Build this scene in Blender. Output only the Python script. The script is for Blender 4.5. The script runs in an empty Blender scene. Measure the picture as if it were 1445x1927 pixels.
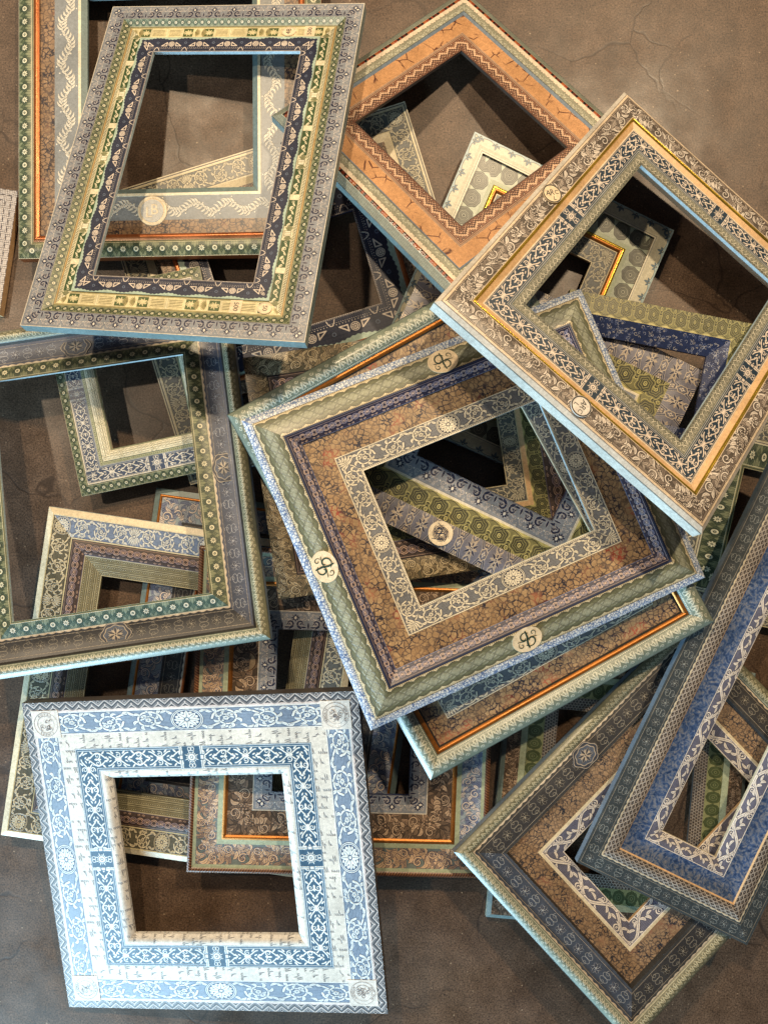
import bpy, math, random
import numpy as np
from mathutils import Vector, Matrix, Euler

scene = bpy.context.scene
COL = scene.collection

# ------------------------------------------------------------------ camera: hand-held, looking straight down on the pile
cam_d = bpy.data.cameras.new('camera')
cam_d.sensor_fit = 'HORIZONTAL'; cam_d.sensor_width = 36.0; cam_d.lens = 36.0 * 1336 / 1445
cam_d.clip_start = .01; cam_d.clip_end = 100
cam = bpy.data.objects.new('camera', cam_d); COL.objects.link(cam)
cam.location = (0, 0, 1.30); cam.rotation_euler = (0, 0, 0)
scene.camera = cam
scene.cycles.max_bounces = 6; scene.cycles.diffuse_bounces = 3; scene.cycles.glossy_bounces = 3

# ------------------------------------------------------------------ light: cool window behind the photographer, warm ceiling spots
world = bpy.data.worlds.new('World'); scene.world = world; world.use_nodes = True
bg = world.node_tree.nodes['Background']; bg.inputs[0].default_value = (.86, .90, 1.0, 1); bg.inputs[1].default_value = .06
def area_light(name, loc, aim, size, energy, col, sy=None):
    d = bpy.data.lights.new(name, 'AREA'); d.energy = energy; d.color = col; d.size = size
    if sy: d.shape = 'RECTANGLE'; d.size_y = sy
    o = bpy.data.objects.new(name, d); COL.objects.link(o); o.location = loc
    o.rotation_euler = (Vector(aim) - Vector(loc)).to_track_quat('-Z', 'Y').to_euler()
    return o
area_light('window_light', (-2.3, -3.1, .80), (0, 0, .1), 2.8, 330, (.50, .80, 1.0), 1.0)
area_light('ceiling_spot_a', (1.1, 1.75, 2.5), (.25, .35, 0), .09, 70, (1.0, .77, .50))
area_light('ceiling_spot_b', (-.75, 1.9, 2.5), (-.1, .35, 0), .09, 54, (1.0, .77, .50))
area_light('ceiling_spot_c', (-1.9, .75, 2.4), (-.1, .1, 0), .09, 26, (1.0, .80, .56))
scene.view_settings.view_transform = 'Standard'; scene.view_settings.look = 'None'
scene.view_settings.exposure = 0.0; scene.view_settings.gamma = 1.0
scene.view_settings.use_curve_mapping = False

# ------------------------------------------------------------------ printed ornament, drawn in code
class Cv:
    """A tile of printed paper: x runs along the rail (periodic, 0..asp), y across it (0 outer edge .. 1 inner edge)."""
    def __init__(self, asp, col, h=128):
        self.h = h; self.w = max(8, int(round(asp * h))); self.asp = self.w / h
        self.a = np.empty((self.h, self.w, 3)); self.a[:] = np.array(col) / 255.0
        self.x = (np.arange(self.w) + .5) / h; self.y = (np.arange(h) + .5) / h
        self.X, self.Y = np.meshgrid(self.x, self.y)
        self.e = 1.0 / h
    def put(self, m, col):
        c = np.array(col) / 255.0
        self.a += (c - self.a) * np.clip(m, 0, 1)[..., None]
    def sd(self, d, col, al=1.0):                       # paint where d < 0
        self.put(np.clip(.5 - d / self.e, 0, 1) * al, col)
    def dx(self, cx):
        d = self.X - cx
        return d - self.asp * np.round(d / self.asp)
    def disc(self, cx, cy, r, col, ry=None):
        ry = ry or r
        d = np.hypot(self.dx(cx) / r, (self.Y - cy) / ry)
        self.sd((d - 1) * min(r, ry), col)
    def ring(self, cx, cy, r, w, col):
        self.sd(np.abs(np.hypot(self.dx(cx), self.Y - cy) - r) - w / 2, col)
    def band(self, y0, y1, col, al=1.0):
        self.sd(np.abs(self.Y - (y0 + y1) / 2) - abs(y1 - y0) / 2, col, al)
    def rect(self, x0, x1, y0, y1, col):
        c = (x0 + x1) / 2
        self.sd(np.maximum(np.abs(self.dx(c)) - (x1 - x0) / 2, np.abs(self.Y - (y0 + y1) / 2) - (y1 - y0) / 2), col)
    def dots(self, y, r, n, col, ph=0.0):
        p = self.asp / n
        d = (self.X - ph * p) % p - p / 2
        self.sd(np.hypot(d, self.Y - y) - r, col)
    def stroke(self, pts, w0, w1, col, prof=None):
        pts = np.asarray(pts, float); n = len(pts) - 1
        for i in range(n):
            a, b = pts[i], pts[i + 1]
            if prof:
                wa, wb = prof(i / n) * w0, prof((i + 1) / n) * w0
            else:
                wa = w0 + (w1 - w0) * i / n; wb = w0 + (w1 - w0) * (i + 1) / n
            R = max(wa, wb) + 2 * self.e
            c0 = int(math.floor((min(a[0], b[0]) - R) * self.h)); c1 = int(math.ceil((max(a[0], b[0]) + R) * self.h))
            r0 = max(0, int((min(a[1], b[1]) - R) * self.h)); r1 = min(self.h, int(math.ceil((max(a[1], b[1]) + R) * self.h)))
            if r1 <= r0: continue
            if c1 - c0 > self.w: c1 = c0 + self.w
            ci = np.arange(c0, c1); X = (ci + .5) / self.h; Y = self.y[r0:r1][:, None]
            vx, vy = b - a; L = vx * vx + vy * vy + 1e-12
            t = np.clip(((X - a[0]) * vx + (Y - a[1]) * vy) / L, 0, 1)
            d = np.hypot(X - a[0] - t * vx, Y - a[1] - t * vy) - (wa + (wb - wa) * t) / 2
            m = np.clip(.5 - d / self.e, 0, 1)[..., None]
            sub = self.a[r0:r1][:, ci % self.w]
            sub += (np.array(col) / 255.0 - sub) * m
            self.a[r0:r1, ci % self.w] = sub
    def leaf(self, x, y, ang, ln, wd, col, out=None, bend=0.0, vein=None):
        t = np.linspace(0, 1, 9)
        px = t * ln; py = bend * ln * np.sin(t * math.pi)
        c, s = math.cos(ang), math.sin(ang)
        pts = np.stack([x + px * c - py * s, y + px * s + py * c], 1)
        pr = lambda q: max(.12, math.sin(math.pi * min(1, .12 + q * .88)) ** .8)
        if out is not None: self.stroke(pts, wd + .035, 0, out, pr)
        self.stroke(pts, wd, 0, col, pr)
        if vein is not None: self.stroke(pts[1:-1], .014, .006, vein)
    def spiral(self, cx, cy, r, a0, turns, w, col, out=None, sgn=1, rend=.16):
        n = int(14 * turns) + 4
        t = np.linspace(0, 1, n); rr = r * (1 - t * (1 - rend)); an = a0 + sgn * t * turns * 2 * math.pi
        pts = np.stack([cx + rr * np.cos(an), cy + rr * np.sin(an)], 1)
        if out is not None: self.stroke(pts, w + .04, w * .6 + .04, out)
        self.stroke(pts, w, w * .6, col)
        return pts
    def rosette(self, cx, cy, r, n, col, out, core, a0=0.0):
        d = np.hypot(self.dx(cx), self.Y - cy); an = np.arctan2(self.Y - cy, self.dx(cx))
        self.sd(d - r, out)
        pet = r * (.62 + .3 * np.abs(np.cos((an - a0) * n / 2)))
        self.sd(d - pet, col)
        self.sd(np.maximum(np.abs(np.sin((an - a0) * n / 2)) - .16, np.maximum(d - r * .85, r * .3 - d)) * .3, out)
        self.disc(cx, cy, r * .24, out); self.disc(cx, cy, r * .15, core)
    def hatch(self, n, col, al=.5, slope=0.0):
        m = .5 + .5 * np.sin(2 * math.pi * n * (self.Y + slope * self.X / self.asp * round(self.asp)))
        self.put((m > .55) * al, col)
    def noise(self, amt, seed=1):
        rg = np.random.default_rng(seed)
        self.a *= 1 + amt * (rg.random((self.h, self.w, 1)) - .5)
    def script(self, x0, y0, y1, col, seed, sx=.1):      # a line of slanted handwriting that runs across the rail
        rg = random.Random(seed); y = y0
        while y < y1:
            wl = rg.uniform(.18, .42); e = min(y + wl, y1); q = y; pts = []
            k = 0
            while q < e:
                up = sx * rg.choice([.35, .4, .45, .5, .95, .5])
                pts += [(x0, q), (x0 - up - .02, q + .035), (x0 - up, q + .055), (x0 + (sx * .5 if rg.random() < .12 else 0), q + .05)]
                q += .065; k += 1
            if len(pts) > 2: self.stroke(pts, .018, .016, col)
            y = e + rg.uniform(.06, .14)

def rinceau(g, hat, out, lt, sh, edge=None, asp=8.4, med=True, seed=3, line=None, h=128, ns=3):
    """Engraved scroll: medallion in the middle of the rail, leafy spirals each way, a palmette at the far end."""
    c = Cv(asp, g, h); A = c.asp; rg = random.Random(seed)
    c.hatch(17, hat, .6)
    a0, a1 = .55, A / 2 - .22; st = (a1 - a0) / ns
    for s in (1, -1):
        X = lambda x: s * x
        t = np.linspace(0, 1, 12 * ns)
        stem = np.stack([X(a0 + t * (a1 - a0)), .5 + .33 * np.cos(t * math.pi * ns)], 1)
        c.stroke(stem, .12, .12, out); c.stroke(stem, .07, .07, lt)
        for k in range(ns):
            cx = a0 + (k + .5) * st; sg = 1 if k % 2 else -1
            for q in range(2):                            # filler leaves behind the spiral
                c.leaf(X(cx + rg.uniform(-.3, .3)), .5 - sg * .40 + rg.uniform(-.05, .05), (rg.uniform(-.5, .5) if s > 0 else math.pi + rg.uniform(-.5, .5)), .26, .10, lt, out, .2 * sg, sh)
            p = c.spiral(X(cx), .5 + sg * .02, min(.40, st * .46), (math.pi if s > 0 else 0) , 1.7, .075, lt, out, -sg * s)
            for i in range(2, len(p) - 3, 2):
                v = p[i + 1] - p[i - 1]; an = math.atan2(v[1], v[0]); q = 1 - .55 * i / len(p)
                c.leaf(p[i][0], p[i][1], an + sg * s * .9, .24 * q, .10 * q + .02, lt, out, .3 * sg * s, sh)
            c.rosette(X(cx), .5 + sg * .02, .115, 5, lt, out, sh)
            x = a0 + k * st
            for yy, an in ((.10, .5), (.90, -.5), (.12, 2.6), (.88, -2.6)):
                c.leaf(X(x), yy, an if s > 0 else math.pi - an, .22, .10, lt, out, .15, sh)
    for k in range(-3, 4):
        for s in (0, 1):
            c.leaf(A / 2, .5, (math.pi / 2 + k * .30) if s else (-math.pi / 2 + k * .30), .46, .10, lt, out, .12 * k / 3, sh)
    c.disc(A / 2, .5, .085, out); c.disc(A / 2, .5, .055, lt)
    if med:
        c.disc(0, .5, .49, out); c.disc(0, .5, .47, lt); c.ring(0, .5, .43, .02, out); c.disc(0, .5, .39, out)
        for k in range(8):
            a = k * math.pi / 4
            c.leaf(.07 * math.cos(a), .5 + .07 * math.sin(a), a, .30, .15, lt, None, 0, out)
            a += math.pi / 8
            c.disc(.31 * math.cos(a), .5 + .31 * math.sin(a), .05, lt)
        c.disc(0, .5, .09, out); c.disc(0, .5, .055, lt)
    if edge:
        for y0, y1 in ((0, .055), (.945, 1)): c.band(y0, y1, edge)
        c.band(.055, .078, out); c.band(.922, .945, out)
    if line:
        c.band(.89, 1, line); c.dots(.93, .02, int(A * 13), out); c.band(.87, .89, out); c.band(0, .07, line); c.band(.07, .085, out)
    return c

def foliage(g, out, lt, sh, mid, seed=5, asp=4.0, n=74, berries=True, h=128, rim=None):
    """Dense carved-looking leaves along a garland."""
    c = Cv(asp, g, h); A = c.asp; rg = random.Random(seed)
    for k in range(n):
        c.leaf(rg.uniform(0, A), rg.uniform(.05, .95), rg.uniform(0, 6.28), rg.uniform(.25, .45), rg.uniform(.12, .2), rg.choice([sh, sh, mid]), out, rg.uniform(-.3, .3), out)
    for k in range(n):
        x = A * k / n + rg.uniform(-.04, .04); s = 1 if k % 2 else -1
        y = .5 + .22 * math.sin(4 * math.pi * x / A) + s * rg.uniform(0, .25)
        an = s * rg.uniform(.3, 1.25) + (math.pi if rg.random() < .25 else 0)
        ln = rg.uniform(.22, .42)
        cc = rg.choice([lt, lt, mid, sh])
        c.leaf(x, y, an, ln, rg.uniform(.10, .19), cc, out, s * rg.uniform(.1, .35), out if rg.random() < .7 else sh)
    for k in range(int(A * 1.5)):
        cx = A * (k + .5) / int(A * 1.5); cy = .5 + (.2 if k % 2 else -.2)
        c.spiral(cx, cy, .24, rg.uniform(0, 6), 1.3, .06, lt, out, 1 if k % 2 else -1)
    if berries:
        for k in range(int(A * 2)):
            bx = rg.uniform(0, A); by = rg.uniform(.2, .8)
            for j in range(3):
                q = (bx + .08 * math.cos(j * 2.1), by + .08 * math.sin(j * 2.1))
                c.disc(*q, .062, out); c.disc(*q, .045, mid); c.disc(q[0] - .015, q[1] - .015, .018, lt)
    if rim:
        c.band(0, .10, rim); c.band(.10, .12, out); c.band(.12, .17, sh); c.dots(.145, .02, int(A * 12), rim); c.band(.17, .19, out)
        for k in range(3):
            o = A * (k + .5) / 3; c.rect(o - .3, o + .3, .0, .2, rim); c.rect(o - .27, o + .27, .12, .24, out); c.rect(o - .24, o + .24, .14, .24, sh)
        c.band(.965, 1, rim)
    return c

def twist_leaf(h=128):
    W = (238, 231, 222); P = (118, 122, 150); D = (52, 56, 84)
    c = Cv(2.4, P, h); A = c.asp
    c.hatch(13, D, .55, .35)
    for k in range(2):
        o = k * A / 2; s = 1 if k else -1
        t = np.linspace(-.1, 1.1, 20)
        p = np.stack([o + t * A / 2, .5 + s * .42 * np.cos(t * math.pi)], 1)
        c.stroke(p, .22, .22, D); c.stroke(p, .17, .17, W)
        c.stroke(p, .02, .02, P)
        c.spiral(o + A * .25, .5 + s * .30, .19, 1.2, 1.4, .07, W, D, s)
        for j, (dx, dy, an) in enumerate(((.15, -.1, .9), (.42, .18, -.5), (.75, -.05, .3), (.95, .25, -1.0), (.3, .35, 2.3), (.62, -.32, -2.5))):
            c.leaf(o + dx * A / 2, .5 + s * dy, an * s, .34, .15, W, D, .2, P)
    c.band(0, .05, W); c.band(.05, .07, D); c.band(.95, 1, W)
    return c

def arabesque(bg, wt, dk, knot=True, fr=None, asp=11.0, h=128):
    """Pale heart-scroll fretwork on a blue panel, knotted in the middle of the rail."""
    c = Cv(asp, bg, h); A = c.asp
    y0, y1 = (.16, .84)
    c.band(0, 1, bg); c.hatch(20, dk, .25)
    c.band(y0 - .03, y1 + .03, dk)
    c.band(.02, .045, wt); c.band(.955, .98, wt); c.band(.11, .13, wt); c.band(.87, .89, wt)
    n = int(round(A / .92)); p = A / n; mid = .5
    for k in range(n):
        o = (k + .5) * p
        for s in (-1, 1):
            t = np.linspace(0, 1, 14)
            w = np.stack([o - p / 2 + t * p, mid + s * (.16 + .125 * np.cos(t * 2 * math.pi + (math.pi if k % 2 else 0)))], 1)
            c.stroke(w, .055, .055, wt)
            c.spiral(o, mid + s * (.165 if k % 2 else .175), .125, -s * 1.2 if k % 2 else s * 2.0, 1.2, .046, wt, None, s if k % 2 else -s, .25)
            for e in (-1, 1):
                c.leaf(o + e * .20, mid + s * .24, (s * .8) if e > 0 else math.pi - s * .8, .17, .075, wt)
                c.leaf(o + e * .30, mid + s * .05, (s * .5) if e > 0 else math.pi - s * .5, .14, .06, wt)
        c.leaf(o, mid, 0, .15, .09, wt); c.leaf(o, mid, math.pi, .15, .09, wt)
        c.disc(o + p / 2, mid, .042, wt)
    if fr:
        c.band(.0, .085, fr); c.dots(.085, .022, int(A * 12), dk)
    if knot:
        c.rect(-.36, .36, .03, .97, dk)
        for s in (-1, 1):
            c.rect(s * .44 - .06, s * .44 + .06, .02, .98, wt); c.rect(s * .44 - .012, s * .44 + .012, .02, .98, bg)
            c.rect(s * .44 - .09, s * .44 + .09, .38, .62, dk); c.rect(s * .44 - .06, s * .44 + .06, .42, .58, wt)
        for k in range(16):
            a = k * math.pi / 8
            c.leaf(.05 * math.cos(a), .5 + .05 * math.sin(a), a, .26 if k % 2 else .19, .055, wt)
        c.disc(0, .5, .07, dk); c.disc(0, .5, .045, wt); c.ring(0, .5, .16, .02, dk)
        for s in (-1, 1):
            c.ring(.06, .5 + s * .36, .075, .03, wt); c.ring(-.06, .5 + s * .36, .075, .03, wt)
    return c

def navy_lace():
    g = (129, 137, 152); nv = (30, 42, 78); pk = (190, 181, 178); wt = (228, 222, 210)
    c = Cv(2.5, g); A = c.asp
    c.put(((np.sin(c.X * 90) * np.sin(c.Y * 80)) > .35) * .18, wt)
    for k in range(2):
        o = k * A / 2
        for s in (-1, 1):
            c.spiral(o + s * .26, .66, .2, math.pi / 2 - s * .4, 1.2, .10, nv, pk, s)
            c.spiral(o + s * .44, .40, .12, -1.0, 1.2, .035, pk, None, s)
            c.leaf(o + s * .10, .78, math.pi / 2 - s * .9, .25, .13, nv, pk)
            c.leaf(o + s * .5, .86, math.pi if s > 0 else 0, .22, .10, nv, pk)
        for j in range(8):
            a = j * math.pi / 4
            c.leaf(o, .36, a, .2, .08, nv, pk if j % 2 else None)
        c.disc(o, .36, .11, nv); c.disc(o, .36, .06, wt, .085)
        c.leaf(o + A / 4, .9, -math.pi / 2, .3, .09, nv, pk); c.dots(.22, .016, 14, wt)
        c.disc(o + A / 4, .45, .035, wt)
    for k in range(4):
        o = A * (k + .5) / 4
        for s in (-1, 1):
            c.spiral(o + s * .1, .22, .075, 0, 1.1, .026, pk, None, s); c.leaf(o, .62, math.pi / 2 + s * .7, .16, .06, nv, pk); c.leaf(o, .5, s * .6 - math.pi / 2, .13, .05, pk)
    c.band(.95, 1, nv); c.dots(.97, .014, 40, wt)
    c.band(0, .05, (222, 214, 196)); c.band(.05, .062, (90, 96, 112))
    c.spiral(A / 4, .1, .06, 0, 1.2, .024, wt)
    return c

def green_flower(g1=(78, 92, 62), g2=(138, 144, 104), wt=(226, 220, 184), tl=(48, 66, 48)):
    c = Cv(1.6, g1); A = c.asp
    u = np.abs(((c.X / .8) % 1) - .5) * .8
    d = u + np.abs(c.Y - .48) * .9
    c.put((d < .38) * .9, tl)
    c.put(((np.floor(d * 15) % 2) == 0) * .30, g2)
    for k in range(2):
        o = k * .8 + .4
        for s in (-1, 1):
            for y, an in ((.94, -math.pi / 2), (.02, math.pi / 2)):
                c.leaf(o - .4, y, an + s * .5, .36, .15, g2, tl, .1 * s, g1)
        c.leaf(o - .4, .9, -math.pi / 2, .4, .17, g2, tl, 0, g1)
        c.disc(o, .46, .21, tl)
        if k % 2:
            for j in range(8):
                a = j * math.pi / 4
                c.leaf(o + .06 * math.cos(a), .46 + .06 * math.sin(a), a, .13, .075, wt)
            c.disc(o, .46, .055, tl); c.disc(o, .46, .025, wt)
        else:
            c.disc(o, .46, .155, wt); c.disc(o, .46, .07, tl); c.disc(o, .46, .025, wt)
    c.band(.86, .885, wt); c.band(.885, 1, (156, 150, 96)); c.dots(.945, .034, 22, tl)
    c.band(0, .03, wt); c.band(.03, .055, tl)
    return c

def navy_triangles():
    nv = (27, 36, 68); wt = (232, 216, 200); mint = (166, 198, 182)
    c = Cv(1.5, nv); A = c.asp
    e = .14 + .045 * np.abs(((c.X * 8 / A) % 1) - .5) * 2 + .05 * np.cos(2 * math.pi * c.X / A)
    c.sd(c.Y - e, mint)
    c.put((((c.X * 30 / A + np.floor(c.Y * 30) * .5) % 1) < .4) * (((c.Y * 30) % 1) < .4) * .28, wt)
    c.disc(0, .50, .165, wt); c.disc(0, .50, .13, nv)
    for k in range(8):
        a = k * math.pi / 4; c.disc(.088 * math.cos(a), .5 + .088 * math.sin(a), .034, wt)
    c.disc(0, .5, .04, wt)
    for s in (-1, 1):
        tri = [(s * .24, .40), (s * .24, .62), (s * .52, .62), (s * .24, .40)]
        c.stroke(tri, .05, .05, wt)
    c.ring(A / 2, .42, .06, .025, (110, 130, 160))
    t = np.linspace(-1, 1, 11)
    c.stroke(np.stack([A / 2 + t * .14, .92 - .2 * (1 - t * t)], 1), .034, .034, wt)
    c.dots(.73, .018, 14, wt); c.dots(.80, .014, 20, wt)
    c.band(.945, 1, (205, 190, 180)); c.dots(.965, .02, 24, nv)
    return c

def laurel(g, lt, out, sh, h=128):
    c = Cv(3.2, g, h); A = c.asp; rg = random.Random(4)
    t = np.linspace(0, A, 40); f = lambda x: .5 + .2 * math.sin(4 * math.pi * x / A)
    c.stroke([(x, f(x)) for x in t], .03, .03, lt)
    for k in range(46):
        x = A * k / 46; s = 1 if k % 2 else -1
        c.leaf(x, f(x), s * rg.uniform(.35, .8), rg.uniform(.24, .34), .085, lt, out, s * .15, sh)
    for k in range(12):
        x = A * k / 12 + .05; c.disc(x, f(x) + rg.uniform(-.25, .25), .03, lt)
    return c

def guilloche(sc=(214, 200, 158), g=(112, 116, 86), lt=(206, 214, 196), ln=(44, 46, 32)):
    c = Cv(1.8, sc); A = c.asp; ph = 2 * math.pi * c.X / A
    lob = np.abs(np.sin(ph * 2)) ** .7
    c.sd(np.abs(c.Y - .52) - (.33 + .09 * lob), ln)
    c.sd(np.abs(c.Y - .52) - (.305 + .09 * lob), g)
    c.sd(np.abs(np.abs(c.Y - .52) - (.26 + .09 * lob)) - .008, ln, .6)
    inside = np.clip((.29 - np.abs(c.Y - .52)) / .04, 0, 1)
    for k in range(-6, 7):
        for s in (-1, 1):
            y = .52 + .17 * s * np.sin(ph * 2 + k * .30) + .013 * k
            c.put(np.clip(.5 - (np.abs(c.Y - y) - .005) / c.e, 0, 1) * inside * .7, lt)
    for w, col in ((.024, ln), (.008, lt)):
        for s in (-1, 1):
            y = .52 + .19 * s * np.sin(ph * 2)
            c.put(np.clip(.5 - (np.abs(c.Y - y) - w) / c.e, 0, 1) * inside * .9, col)
    c.put(np.exp(-((c.Y - .52) / .10) ** 2) * .22, lt)  # pale middle streak paints a sheen along the moulding
    c.band(0, .02, ln); c.dots(.05, .018, 22, (130, 96, 70)); c.dots(.96, .018, 22, (130, 96, 70)); c.band(.985, 1, ln)
    return c

def cord(bg, a, b, dk, lines=True):
    c = Cv(2.0, bg); A = c.asp; ph = 2 * math.pi * c.X / A
    c.put((((c.X * 34) % 1) < .35) * (((c.Y * 20) % 1) < .35) * .4, a)
    for w, col in ((.2, dk), (.125, a), (.03, dk)):
        for s in (-1, 1):
            y = .46 + .17 * s * np.sin(ph * 3)
            sl = np.sqrt(1 + (.17 * 3 * 2 * math.pi / A * np.cos(ph * 3)) ** 2)
            c.sd(np.abs(c.Y - y) / sl - w / 2, col)
    for k in range(3):
        o = A * (k + .25) / 3
        c.ring(o, .46, .2, .035, b); c.ring(o, .46, .13, .02, b); c.disc(o, .46, .06, a)
    for k in range(3):
        o = A * (k + .75) / 3
        c.spiral(o - .12, .84, .07, 0, 1.2, .035, a, dk); c.spiral(o + .12, .84, .07, 3.1, 1.2, .035, a, dk, -1)
    c.band(0, .07, dk); c.band(.08, .1, a)
    if lines: c.band(.95, 1, b); c.band(.935, .95, dk)
    return c

def leafroll(g, lt, dk):
    c = Cv(1.6, g); A = c.asp
    c.put(((np.sin(c.X * 70 / A * A) * np.sin(c.Y * 60 + 3 * np.sin(c.X * 12))) > .2) * .22, dk)
    for k in range(4):
        o = A * k / 4 + .1
        for an in (-.9, -.35, .2):
            c.leaf(o, .42, math.pi / 2 + an, .4, .085, lt, dk, 0, g)
        c.spiral(o + .2, .3, .1, 0, 1.2, .03, lt)
        t = np.linspace(0, 1, 8)
        c.stroke(np.stack([o + t * A / 4, .72 + .08 * np.cos(t * 6.28)], 1), .025, .025, lt)
    c.dots(.9, .03, 18, lt); c.band(0, .05, dk); c.band(.97, 1, dk)
    return c

def starband(g=(66, 72, 86), ln=(176, 172, 164), fl=(36, 40, 54), cream=(214, 198, 176), scal=True, asp=2.2, inv=False):
    c = Cv(asp, g); A = c.asp
    c.put((((c.X * 40) % 1) < .0) * (((c.Y * 40) % 1) < .3) * .35, ln)
    c.band(.16, .80, tuple(int(v * .92) for v in g))
    for k in range(2):
        o = A * k / 2
        for j in range(6):
            a = j * math.pi / 3 + .5
            c.leaf(o, .48, a, .24, .12, fl, ln, 0, ln)
        c.disc(o, .48, .04, ln)
        for s in (-1, 1):
            t = np.linspace(0, 6.3, 16)
            c.stroke(np.stack([o + A / 4 + .2 * np.cos(t), .48 + s * .1 + .11 * np.sin(t)], 1), .018, .018, ln)
            c.spiral(o + A / 4 * s * 1.0, .48 + s * .2, .12, s, 1.1, .018, ln)
    for y in (.13, .83):
        c.band(y - .022, y + .022, fl); c.dots(y, .017, int(A * 17), cream)
    if scal:
        ph = c.X / A * 4 * math.pi
        c.sd((.955 - .06 * np.abs(np.sin(ph * 1.5))) - c.Y, cream)
        c.sd(np.abs(c.Y - (.955 - .05 * np.abs(np.sin(ph * 1.5)))) - .008, fl)
    if inv: c.a = c.a[::-1].copy()
    return c

def cream_scallop():
    cr = (206, 200, 172); bl = (88, 118, 138); dk = (52, 66, 84)
    c = Cv(2.2, cr); A = c.asp
    u = (c.X * 2 / A) % 1
    e = .36 - .26 * np.abs(np.sin(math.pi * u)) ** .5
    c.sd(c.Y - e, (158, 186, 190)); c.sd(np.abs(c.Y - e) - .012, dk)
    for k in range(2):
        o = A * k / 2
        c.leaf(o, .1, math.pi / 2, .42, .14, bl, dk); c.disc(o, .16, .07, dk); c.disc(o, .16, .035, cr)
        for s in (-1, 1): c.leaf(o + s * .1, .2, math.pi / 2 - s * .9, .2, .08, bl, dk)
    for y in (.62, .68, .74): c.band(y, y + .01, (160, 150, 120))
    c.band(.9, 1, (228, 220, 192)); c.band(.88, .9, dk)
    return c

def rosettes(g, dk, lt, pale):
    c = Cv(1.0, pale); A = c.asp
    for k in (1, 0, -1):
        for r, col in ((.47, dk), (.44, g), (.37, dk), (.35, g), (.29, dk), (.27, lt), (.22, dk), (.2, g), (.13, dk), (.11, lt), (.05, dk)):
            d = np.hypot(c.X - .5 - k * A * .5 + (0 if k else 0), (c.Y - .46))
            an = np.arctan2(c.Y - .46, c.X - .5)
            if k == 0: c.sd(d - r * (1 + .035 * np.cos(8 * an)), col)
    c.band(.0, .02, dk)
    return c

def hexstar():
    tan = (176, 158, 138); nv = (48, 54, 84); gr = (112, 112, 128); wt = (206, 192, 172)
    c = Cv(1.732, gr); A = c.asp
    for i in range(2):
        for (cx, cy, kind) in ((0, .0, 1), (0, 1.0, 1), (A / 2, .5, 0), (0, .5, 2), (A / 2, 0, 2), (A / 2, 1, 2)):
            if kind == 0:
                for j in range(12):
                    a = j * math.pi / 6; c.leaf(A / 2 + .08 * math.cos(a), .5 + .08 * math.sin(a), a, .32, .10, nv if j % 2 else tan, wt if j % 2 else None)
                c.disc(cx, cy, .11, wt); c.disc(cx, cy, .07, nv); c.disc(cx, cy, .035, wt)
            elif kind == 1:
                d = np.hypot(c.dx(cx), c.Y - cy); an = np.arctan2(c.Y - cy, c.dx(cx))
                for r, col in ((.38, wt), (.36, nv), (.31, gr), (.26, wt), (.24, nv)): c.sd(d - r * (1 + .06 * np.cos(6 * an)), col)
                for j in range(6):
                    a = j * math.pi / 3; c.disc(cx + .14 * math.cos(a), cy + .14 * math.sin(a), .062, tan)
                c.disc(cx, cy, .06, wt)
            else:
                d = np.hypot(c.dx(cx), c.Y - cy); an = np.arctan2(c.Y - cy, c.dx(cx))
                for r, col in ((.25, wt), (.235, tan), (.19, nv), (.165, gr)): c.sd(d - r * (1 + .08 * np.cos(6 * an + math.pi)), col)
                for j in range(4):
                    a = j * math.pi / 2; c.leaf(cx, cy, a, .13, .07, wt)
                c.disc(cx, cy, .03, nv)
    return c

def drops(g=(118, 114, 62), dk=(40, 42, 22), lt=(200, 188, 104)):
    c = Cv(.95, g); A = c.asp
    for (cx, cy, R0, kx) in ((0, .12, .30, 1.0), (A / 2, .46, .46, 1.12)):
        X = c.dx(cx) * kx; Y = (c.Y - cy) * np.where(c.Y < cy, 1.15, .95)
        d = np.hypot(X, Y); an = np.arctan2(Y, X); w = d * (1 + .09 * np.cos(6 * an))
        m = np.clip(.5 - (w - R0) / c.e, 0, 1)
        c.put(m, g); c.put(m * (np.sin(w * 2 * math.pi * 9) > .0), dk); c.sd(np.abs(w - R0) - .012, lt)
        c.disc(cx, cy, .075, lt, .10); c.disc(cx, cy, .045, dk, .065); c.disc(cx, cy, .02, lt, .03)
    e = .88 + .07 * np.cos(2 * math.pi * c.X / A)
    c.sd(e - c.Y, lt); c.sd(np.abs(c.Y - e) - .018, dk); c.sd(np.abs(c.Y - e - .055) - .010, dk)
    return c

def fringe():
    c = Cv(2.0, (34, 50, 98)); A = c.asp; rg = random.Random(9)
    for k in range(60):
        c.spiral(rg.uniform(0, A), rg.uniform(0, 1), rg.uniform(.05, .12), rg.uniform(0, 6), rg.uniform(.6, 1.2), .022, rg.choice([(140, 150, 178), (92, 110, 160), (176, 172, 168)]), None, rg.choice([-1, 1]))
    return c

def olive_lace():
    g = (132, 124, 88); dk = (74, 68, 46); lt = (198, 188, 146)
    c = Cv(1.0, g); A = c.asp
    for y in (.12, .5, .88):
        c.dots(y, .05, 8, dk); c.dots(y, .026, 8, lt)
    for y in (.26, .36, .64, .74): c.band(y - .012, y + .012, dk); c.dots(y + .04, .018, 16, lt)
    c.band(0, .03, lt); c.band(.97, 1, lt)
    return c

def fishscale():
    g = (96, 82, 74); dk = (38, 32, 32); lt = (190, 180, 168)
    c = Cv(1.0, g); A = c.asp
    for r in range(5):
        for k in range(4):
            cx = A * (k + .5 * (r % 2)) / 4; cy = .1 + r * .2
            c.ring(cx, cy, .11, .022, lt); c.disc(cx, cy, .055, dk); c.disc(cx, cy + .02, .02, lt)
    return c

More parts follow.
